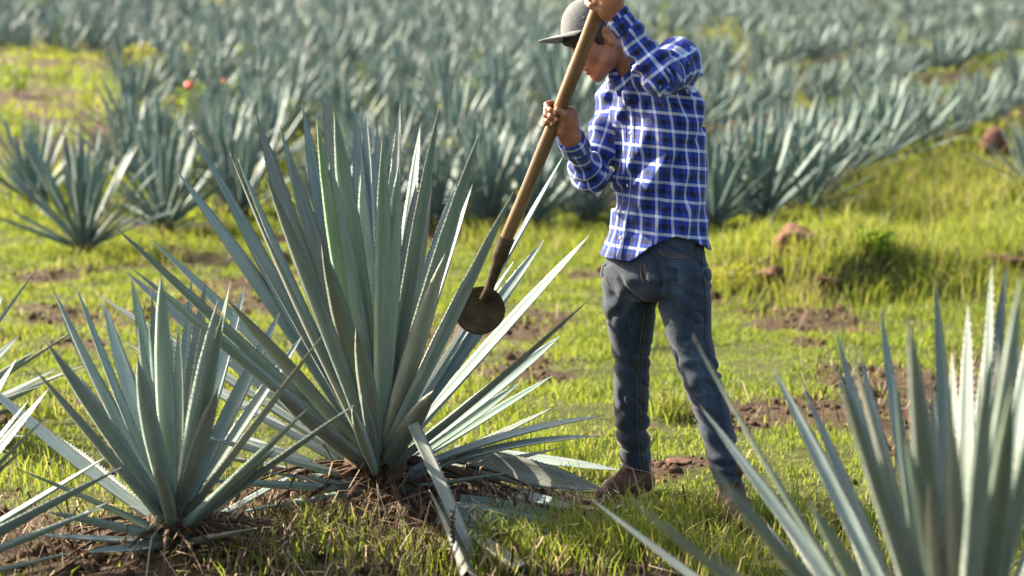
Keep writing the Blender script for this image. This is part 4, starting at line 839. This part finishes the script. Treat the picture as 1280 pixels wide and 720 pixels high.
# --- jeans
jf = Field((.26, 6.24, .02), (.86, 7.06, 1.02), .0043)
jf.loft(*pelvis, ang=ANG, k=.03); jf.loft(*legF, k=.035); jf.loft(*legN, k=.035)
kz = [P(700, q_, 6.7)[2] for q_ in (455, 555, 375)]
def jfolds(p):
    far = p[:, 1] > 6.665; ph = np.where(far, .35, -.3) * p[:, 0] * 60; w = vnoise3(p * np.array([9, 9, 14.])); d = .007 * (vnoise3(p * np.array([7, 7, 11.]) + 5) - .5) - .007 * np.exp(-((vnoise3(p * np.array([11, 11, 19.]) + np.stack([0 * p[:, 2], 0 * p[:, 2], p[:, 0] * 9], -1)) - .5) / .055)**2)
    d += .0030 * np.sin(p[:, 2] * 105 + ph + 7 * w) * np.exp(-((p[:, 2] - kz[0]) / .07)**2)
    d += .0045 * np.sin(p[:, 2] * 92 - ph * .8 + 8 * w) * np.exp(-((p[:, 2] - kz[1] - .02) / .085)**2)
    d += .0035 * np.sin((p[:, 2] * .8 + np.abs(p[:, 0] - .485) * .9) * 80 + 6 * w) * np.exp(-((p[:, 2] - kz[2] - .02) / .06)**2)
    return d
jf.noise(jfolds, .03)
V, Fq = jf.mesh(); del jf
me = mesh('jeans', V - RO, Fq); wear = np.zeros(len(V))
for lg, off in ((legF, .0), (legN, .0)):
    lx, ly = np.interp(V[:, 2], lg[0][::-1], lg[1][::-1]), np.interp(V[:, 2], lg[0][::-1], lg[2][::-1]); d = np.hypot(V[:, 0] - lx, V[:, 1] - ly)
    wear = np.maximum(wear, np.exp(-((V[:, 0] - lx + .01) / .035)**2) * (V[:, 1] < ly) * (.25 + np.exp(-((V[:, 2] - kz[0] - .13) / .20)**2)) * (d < .12))
vattr(me, 'wear', np.clip(wear, 0, 1)); jeans = obj('jeans', me, M['denim'], root)
# seams follow the cloth: cast onto the jeans mesh
from mathutils.bvhtree import BVHTree
bv = BVHTree.FromPolygons([tuple(v) for v in V], [tuple(f) for f in Fq])
def seam(pix, name='seam', r=.0011, mat='thread', par=None, dash=False):
    pts = []
    for (x0, y0), (x1, y1) in zip(pix[:-1], pix[1:]):
        n = max(2, int(math.hypot(x1 - x0, y1 - y0) / 5))
        for i in range(n):
            t = i / n; h_, nn, _, _ = bv.ray_cast(Vector(CAM), Vector(ray(x0 + (x1 - x0) * t, y0 + (y1 - y0) * t)).normalized())
            if h_: pts.append(np.array(h_) + np.array(nn) * r * .3)
    if len(pts) > 2: v, f, t = tube(np.array(pts) - RO, r, 5); obj(name, mesh(name, v, f, None, True, t), M[mat], par or jeans)
seam([(806, 385), (800, 430), (797, 480), (797, 530), (800, 575), (801, 594)]); seam([(811, 385), (804, 430), (801, 480), (801, 530), (804, 575), (805, 594)])
seam([(876, 312), (879, 345), (882, 380), (881, 420), (887, 450), (897, 490), (906, 530), (914, 570), (919, 600)], r=.0022, mat='denim')
seam([(824, 311), (828, 316), (838, 319), (852, 319), (866, 316), (874, 314)]); seam([(824, 314), (828, 319), (838, 322), (852, 322), (866, 319), (874, 317)])
seam([(800, 330), (801, 345), (804, 354), (807, 357)]); seam([(806, 330), (807, 345), (808, 357)])
seam([(755, 334), (758, 348), (764, 362)])

# --- boots
def boot(ank, toe, shaft_r, label_side):
    ank, toe = np.asarray(ank, float), np.asarray(toe, float); gz = float(H(*((ank + toe)[:2] / 2))) - .008; d = nrm([toe[0] - ank[0], toe[1] - ank[1], 0]); a0 = np.array([ank[0], ank[1], gz])
    bt = Field((min(ank[0], toe[0]) - .14, min(ank[1], toe[1]) - .14, gz - .03), (max(ank[0], toe[0]) + .14, max(ank[1], toe[1]) + .14, gz + .26), .0042)
    up = np.array([0, 0, 1.0]); bt.cone(a0 + up * .17, a0 + up * .07, shaft_r, shaft_r * .92, .03); bt.cone(a0 - d * .035 + up * .045, a0 + d * .06 + up * .055, .040, .044, .03)
    bt.cone(a0 + up * .085, a0 + d * .11 + up * .045, .040, .040, .03); bt.cone(a0 + d * .08 + up * .040, a0 + d * .185 + up * .030, .042, .030, .03)
    bt.add(lambda X, Y, Z: np.broadcast_to(gz + .016 - Z + 0 * X + 0 * Y, np.broadcast_shapes(X.shape, Y.shape, Z.shape)), (bt.ax[0][0], bt.ax[1][0], gz - .03), (bt.ax[0][-1], bt.ax[1][-1], gz + .05), .004, 'max')
    bt.noise(lambda p: .005 * (vnoise3(p * 22) - .5) + .004 * np.sin(p[:, 2] * 120 + 4 * vnoise3(p * 9)) * np.exp(-((p[:, 2] - gz - .13) / .04)**2), .02)
    v, f = bt.mesh(); b_ = obj('boot', mesh('boot', v - RO, f), M['boot'], root)
    sv = []; n = 28; s_ = np.cross(up, d)
    for z in (-.006, .018):
        for i in range(n):
            a = 2 * math.pi * i / n; l = .125 * math.cos(a); wd = (.046 - .010 * (math.cos(a) < -.2) + .004 * math.cos(a)) * math.sin(a); sv.append(a0 + d * (.075 + l * 1.12) + s_ * wd + up * z)
    c0 = len(sv); sv += [a0 + d * .075 - up * .006, a0 + d * .075 + up * .018]
    obj('sole', mesh('sole', np.array(sv) - RO, [(i, (i + 1) % n, n + (i + 1) % n, n + i) for i in range(n)], None, False, [(c0, (i + 1) % n, i) for i in range(n)] + [(c0 + 1, n + i, n + (i + 1) % n) for i in range(n)]), M['sole'], b_)
boot(P(797, 612, 6.90), P(764, 622, 6.80), .040, 0); boot(P(914, 640, 6.43), P(928, 660, 6.24), .037, 1)

# --- hair and cap
cp = math.radians(9); CFw = nrm([-math.cos(cp) * math.cos(yaw), -math.cos(cp) * math.sin(yaw), -math.sin(cp)]); CL = nrm(np.cross([0, 0, 1.0], CFw)); CL = nrm(CL + np.array([0, 0, .09])); CUp = np.cross(CFw, CL); CR = np.stack([CFw, CL, CUp], 1)
CC = P(738, 36, 6.58)                          # middle of the cap's rim
hf_ = Field(HC - .17, HC + .17, .0032)
hf_.ell(hp(-.006, 0, .043), (.108 * HS, .0835 * HS, .092 * HS), HR, .01)
hf_.ell(hp(.098, 0, .050), (.018, .042, .011), HR, .02)                  # fringe under the brim
for s in (-1, 1): hf_.cone(hp(.022, .074 * s, .03), hp(.018, .071 * s, -.012), .011, .006, .012)          # sideburns
hf_.cone(hp(-.085, .03, -.005), hp(-.085, -.03, -.005), .028, .028, .02)
hx = hf_.ax; q = [(hx[0][:, None, None] - HC[0]) * HR[0, i] / HS + (hx[1][None, :, None] - HC[1]) * HR[1, i] / HS + (hx[2][None, None, :] - HC[2]) * HR[2, i] / HS for i in range(3)]
line = np.where(q[0] > .035, .034, np.where(q[0] > .012, -.014, np.where(q[0] > -.028, .024, -.035))); hf_.D[:] = np.maximum(hf_.D, (line - q[2]).astype(np.float32))
cz = (hx[0][:, None, None] - CC[0]) * CUp[0] + (hx[1][None, :, None] - CC[1]) * CUp[1] + (hx[2][None, None, :] - CC[2]) * CUp[2]; hf_.D[:] = np.maximum(hf_.D, (cz - .03).astype(np.float32))
hf_.noise(lambda p: .007 * (vnoise3(((p - HC) @ HR) * np.array([160, 90, 55.])) - .5) + .006 * (vnoise3(((p - HC) @ HR) * 45) - .5), .02)
v, f = hf_.mesh(); obj('hair', mesh('hair', v - RO, f), M['hair'], root); del hf_
# loose strands of the fringe
HV = []; HT = []
for i in range(70):
    b = hp(.090 + random.uniform(-.02, .014), random.uniform(-.05, .05), .040); e = b + HF * random.uniform(.0, .022) - HU * random.uniform(.008, .026) + HL * random.uniform(-.01, .01); s_ = HL * .0012 + HF * .0008; k0 = len(HV); HV += [b - s_, b + s_, e]; HT.append((k0, k0 + 1, k0 + 2))
obj('hair_strands', mesh('hair_strands', np.array(HV) - RO, None, None, False, HT), M['hair'], root)
cap = []; n = 48; rws = 16; cV = []
for i in range(rws + 1):
    t = i / rws; phi = t * math.pi / 2
    for j in range(n):
        a = 2 * math.pi * j / n; r = math.cos(phi)**.62; z = math.sin(phi)**.95
        seamdip = 1 - .010 * math.exp(-(((a * 6 / (2 * math.pi)) % 1 - .5) / .06)**2); rr = r * seamdip * (1 + .022 * math.sin(3 * a + 5 * t) * t + .012 * math.sin(7 * a + 9 * t) * t)
        back = max(0, -math.cos(a)); cV.append(CC + CFw * (rr * .099 * math.cos(a) - .010 * t) + CL * (rr * .086 * math.sin(a)) + CUp * (z * (.104 - .016 * back) - .012 * (1 - t) * (1 + 1.6 * back)))
cF = [(i * n + j, i * n + (j + 1) % n, (i + 1) * n + (j + 1) % n, (i + 1) * n + j) for i in range(rws) for j in range(n)]
capr = obj('cap', mesh('cap', np.array(cV) - RO, cF), M['cap'], root)
bV = []; na = 26; nr = 8
for side in (1, -1):
    for i in range(na + 1):
        a = math.radians(-72 + 144 * i / na)
        for j in range(nr + 1):
            t = j / nr; inn = np.array([.100 * math.cos(a), .085 * math.sin(a)]); ext = .074 * math.cos(a * 1.08)**.55 if abs(a * 1.08) < math.pi / 2 else 0
            q = inn + np.array([1, .18 * math.sin(a)]) * ext * t; cur = -.55 * (q[1]**2) * (.4 + t) * 2 - .008 * t
            bV.append(CC + CFw * q[0] + CL * q[1] + CUp * (cur * .9 - .006 + .0016 * side))
m_ = (na + 1) * (nr + 1); w_ = nr + 1; bF = []
for i in range(na):
    for j in range(nr): a = i * w_ + j; bF += [(a, a + 1, a + w_ + 1, a + w_), (m_ + a, m_ + a + w_, m_ + a + w_ + 1, m_ + a + 1)]
    a = i * w_ + nr; bF.append((a, m_ + a, m_ + a + w_, a + w_))
obj('brim', mesh('brim', np.array(bV) - RO, bF), M['cap'], capr)
small_ell('cap_button', CC + CUp * .104 - CFw * .008, (.008, .008, .004), CR, M['cap'], capr)

# ------------------------------------------------------------------ the hoe: wooden shaft, iron socket, round blade
tool = thing('round_hoe', STK1, 'long wooden-shafted hoe with a rusty round iron blade held by the man', 'hoe'); TO = STK1
t = np.linspace(0, 1, 40)[:, None]; pts = STK1 + (STK0 + SA * .06 - STK1) * t + e1 * (.006 * np.sin(t * 3.2)); pts = pts - SA * .0
v, f, tr = tube(pts - TO, np.interp(t[:, 0], [0, .1, .5, 1], [.0205, .0215, .0225, .0235]) * (1 + .02 * np.sin(t[:, 0] * 23)), 16); shaft = mesh('shaft', v @ np.stack([e1, e2, SA], 1), f, None, True, tr)
so_ = obj('shaft', shaft, M['wood'], tool); so_.matrix_local = Matrix(np.stack([e1, e2, SA], 1).tolist()).to_4x4()
BC = P(600, 388, 6.63); neck = P(611, 362, 6.615); top = STK1 + SA * .025
v, f, tr = tube(np.array([top, STK1 + (neck - STK1) * .30, STK1 + (neck - STK1) * .45, neck, neck + (BC - neck) * .5]) - TO, [.0275, .0255, .0185, .0160, .019], 14); sck = obj('socket', mesh('socket', v, f, None, True, tr), M['iron'], tool)
small_ell  # (rivet)
bm = bmesh.new(); bmesh.ops.create_icosphere(bm, subdivisions=2, radius=.006); v = np.array([p.co[:] for p in bm.verts]); tt = np.array([[p.index for p in q_.verts] for q_ in bm.faces]); bm.free()
obj('rivet', mesh('rivet', v + STK1 - e2 * .026 - TO, None, None, True, tt), M['iron'], sck)
bn = nrm(np.array([-.12, -.93, .30])); bu = nrm(SA - (SA @ bn) * bn); br = np.cross(bu, bn); dV = []; n = 44; rg = 8
for side in (1, -1):
    for i in range(rg + 1):
        r = i / rg
        for j in range(n):
            a = 2 * math.pi * j / n; R = .083 * (1 + .018 * math.sin(2 * a + .6) + .010 * math.sin(5 * a)); dish = -.014 * (1 - r * r)
            dV.append(BC + R * r * (math.cos(a) * br + 1.02 * math.sin(a) * bu) + bn * (dish + side * (.0022 - .0014 * r)))
m_ = (rg + 1) * n; dF = []
for i in range(rg):
    for j in range(n): a, b = i * n + j, i * n + (j + 1) % n; dF += [(a, b, b + n, a + n), (m_ + a, m_ + a + n, m_ + b + n, m_ + b)]
for j in range(n): a, b = rg * n + j, rg * n + (j + 1) % n; dF.append((a, b, m_ + b, m_ + a))
obj('blade', mesh('blade', np.array(dV) - TO, dF), M['iron'], tool)

# ------------------------------------------------------------------ leaves already cut off, lying about
def cut_leaf(p0, p1, w, label, bend=0.0, roll=0.0, mat='agave', ref=(0, 0, 1.0), prof=None):
    arr = leaf_arrays(p0, p1, w, bend, roll, np.array(ref), thick=.02, wprof=prof or [.85, .95, 1.0, .97, .82, .50, .18, .03])
    o = leaf_obj('cut_agave_leaf', arr, np.asarray(p0), None, [M[mat], M['thorn']]); o.location = p0; tag(o, label, 'leaf'); return o
def lay(px, py, lift): p = hit(px, py); return np.array([p[0], p[1], float(H(p[0], p[1])) + lift])
CAMR = (0, -1.0, .35)
cut_leaf(lay(566, 588, .07), lay(776, 606, .05), .030, 'long pale cut leaf lying flat from the tall agave\'s base to the boot', roll=.1, ref=(0, -.45, 1))
cut_leaf(lay(600, 584, .05), lay(745, 594, .04), .022, 'thin pale cut leaf lying just behind the long pale one', roll=.1, ref=(0, -.3, 1))
cut_leaf(lay(566, 604, .09), lay(752, 630, .05), .050, 'wide dark green cut leaf lying on edge below the long pale leaf', ref=CAMR, mat='agave_old')
cut_leaf(lay(548, 664, .055), lay(762, 684, .02), .042, 'broad cut leaf on edge in the grass in front of the tall agave\'s roots', ref=CAMR)
cut_leaf(lay(648, 630, .03), lay(720, 645, .02), .024, 'short pale cut leaf sliver on soil between two longer cut leaves', ref=(0, -.6, 1))
cut_leaf(lay(575, 640, .04), lay(700, 652, .02), .020, 'slim grey cut leaf on the soil above the broad leaf on edge', ref=CAMR)
cut_leaf(P(516, 530, 6.18), lay(594, 712, .02), .020, 'narrow cut leaf leaning down from the tall agave to the soil', bend=-.04, ref=(.30, -1, -.2), prof=[.9, 1, 1, 1, .95, .8, .5, .1], mat='agave_old')
cut_leaf(lay(590, 745, .04), lay(536, 648, .09), .045, 'broad grey-green cut leaf end pointing up beside the leaning narrow leaf', ref=(.5, -1, .15), mat='agave_old')
cut_leaf(lay(650, 722, .03), lay(560, 672, .05), .022, 'thin cut leaf half hidden in grass under the leaning narrow leaf', ref=(.2, -.8, .6), mat='agave_old')
# a dry seed stalk and dead twigs
p = lay(566, 722, 0); st = thing('dry_weed_stalk', p, 'thin brown seed stalk standing among the cut leaves', 'weed')
v, f, tr = tube([(0, 0, -.02), (.004, .0, .08), (-.002, 0, .17), (.008, 0, .21)], [.003, .003, .0025, .0015], 5); obj('stem', mesh('stem', v, f, None, True, tr), M['dead'], st)
vv = []; tt_ = []; 
for i in range(26):
    z = .05 + .15 * i / 26; a = i * 2.4; c = iv * .0055 * random.uniform(.7, 1.3) + np.array([.005 * math.cos(a), .005 * math.sin(a), z]); tt_.append(itr + 12 * i); vv.append(c)
obj('seed_head', mesh('seed_head', np.concatenate(vv), None, None, True, np.concatenate(tt_)), M['dead'], st)
for i, (pa, pb, r, lab) in enumerate([((500, 605), (690, 628), .008, 'long bent brown twig arching over the cut leaves'), ((560, 600), (650, 632), .006, 'thin dry twig lying beneath the long bent twig'), ((300, 700), (410, 690), .007, 'dry brown twig in the straw between the two agaves'), ((60, 690), (210, 672), .006, 'pale dry leaf strip lying across the straw by the small agave'), ((240, 715), (380, 705), .006, 'straight dry stalk lying on soil near the frame of straw')]):
    a, b = lay(*pa, .02), lay(*pb, .012); t = np.linspace(0, 1, 9)[:, None]; q = a + (b - a) * t; q[:, 2] = H(q[:, 0], q[:, 1]) + .012 + (.06 if i == 0 else .012) * np.sin(t[:, 0] * 3.1); q[1:-1] += RNG.normal(0, .006, (7, 3))
    v, f, tr = tube(q - a, np.linspace(r, r * .5, 9), 6); o = obj('dry_twig', mesh('dry_twig', v, f, None, True, tr), M['dead']); o.location = a; tag(o, lab, 'twig')
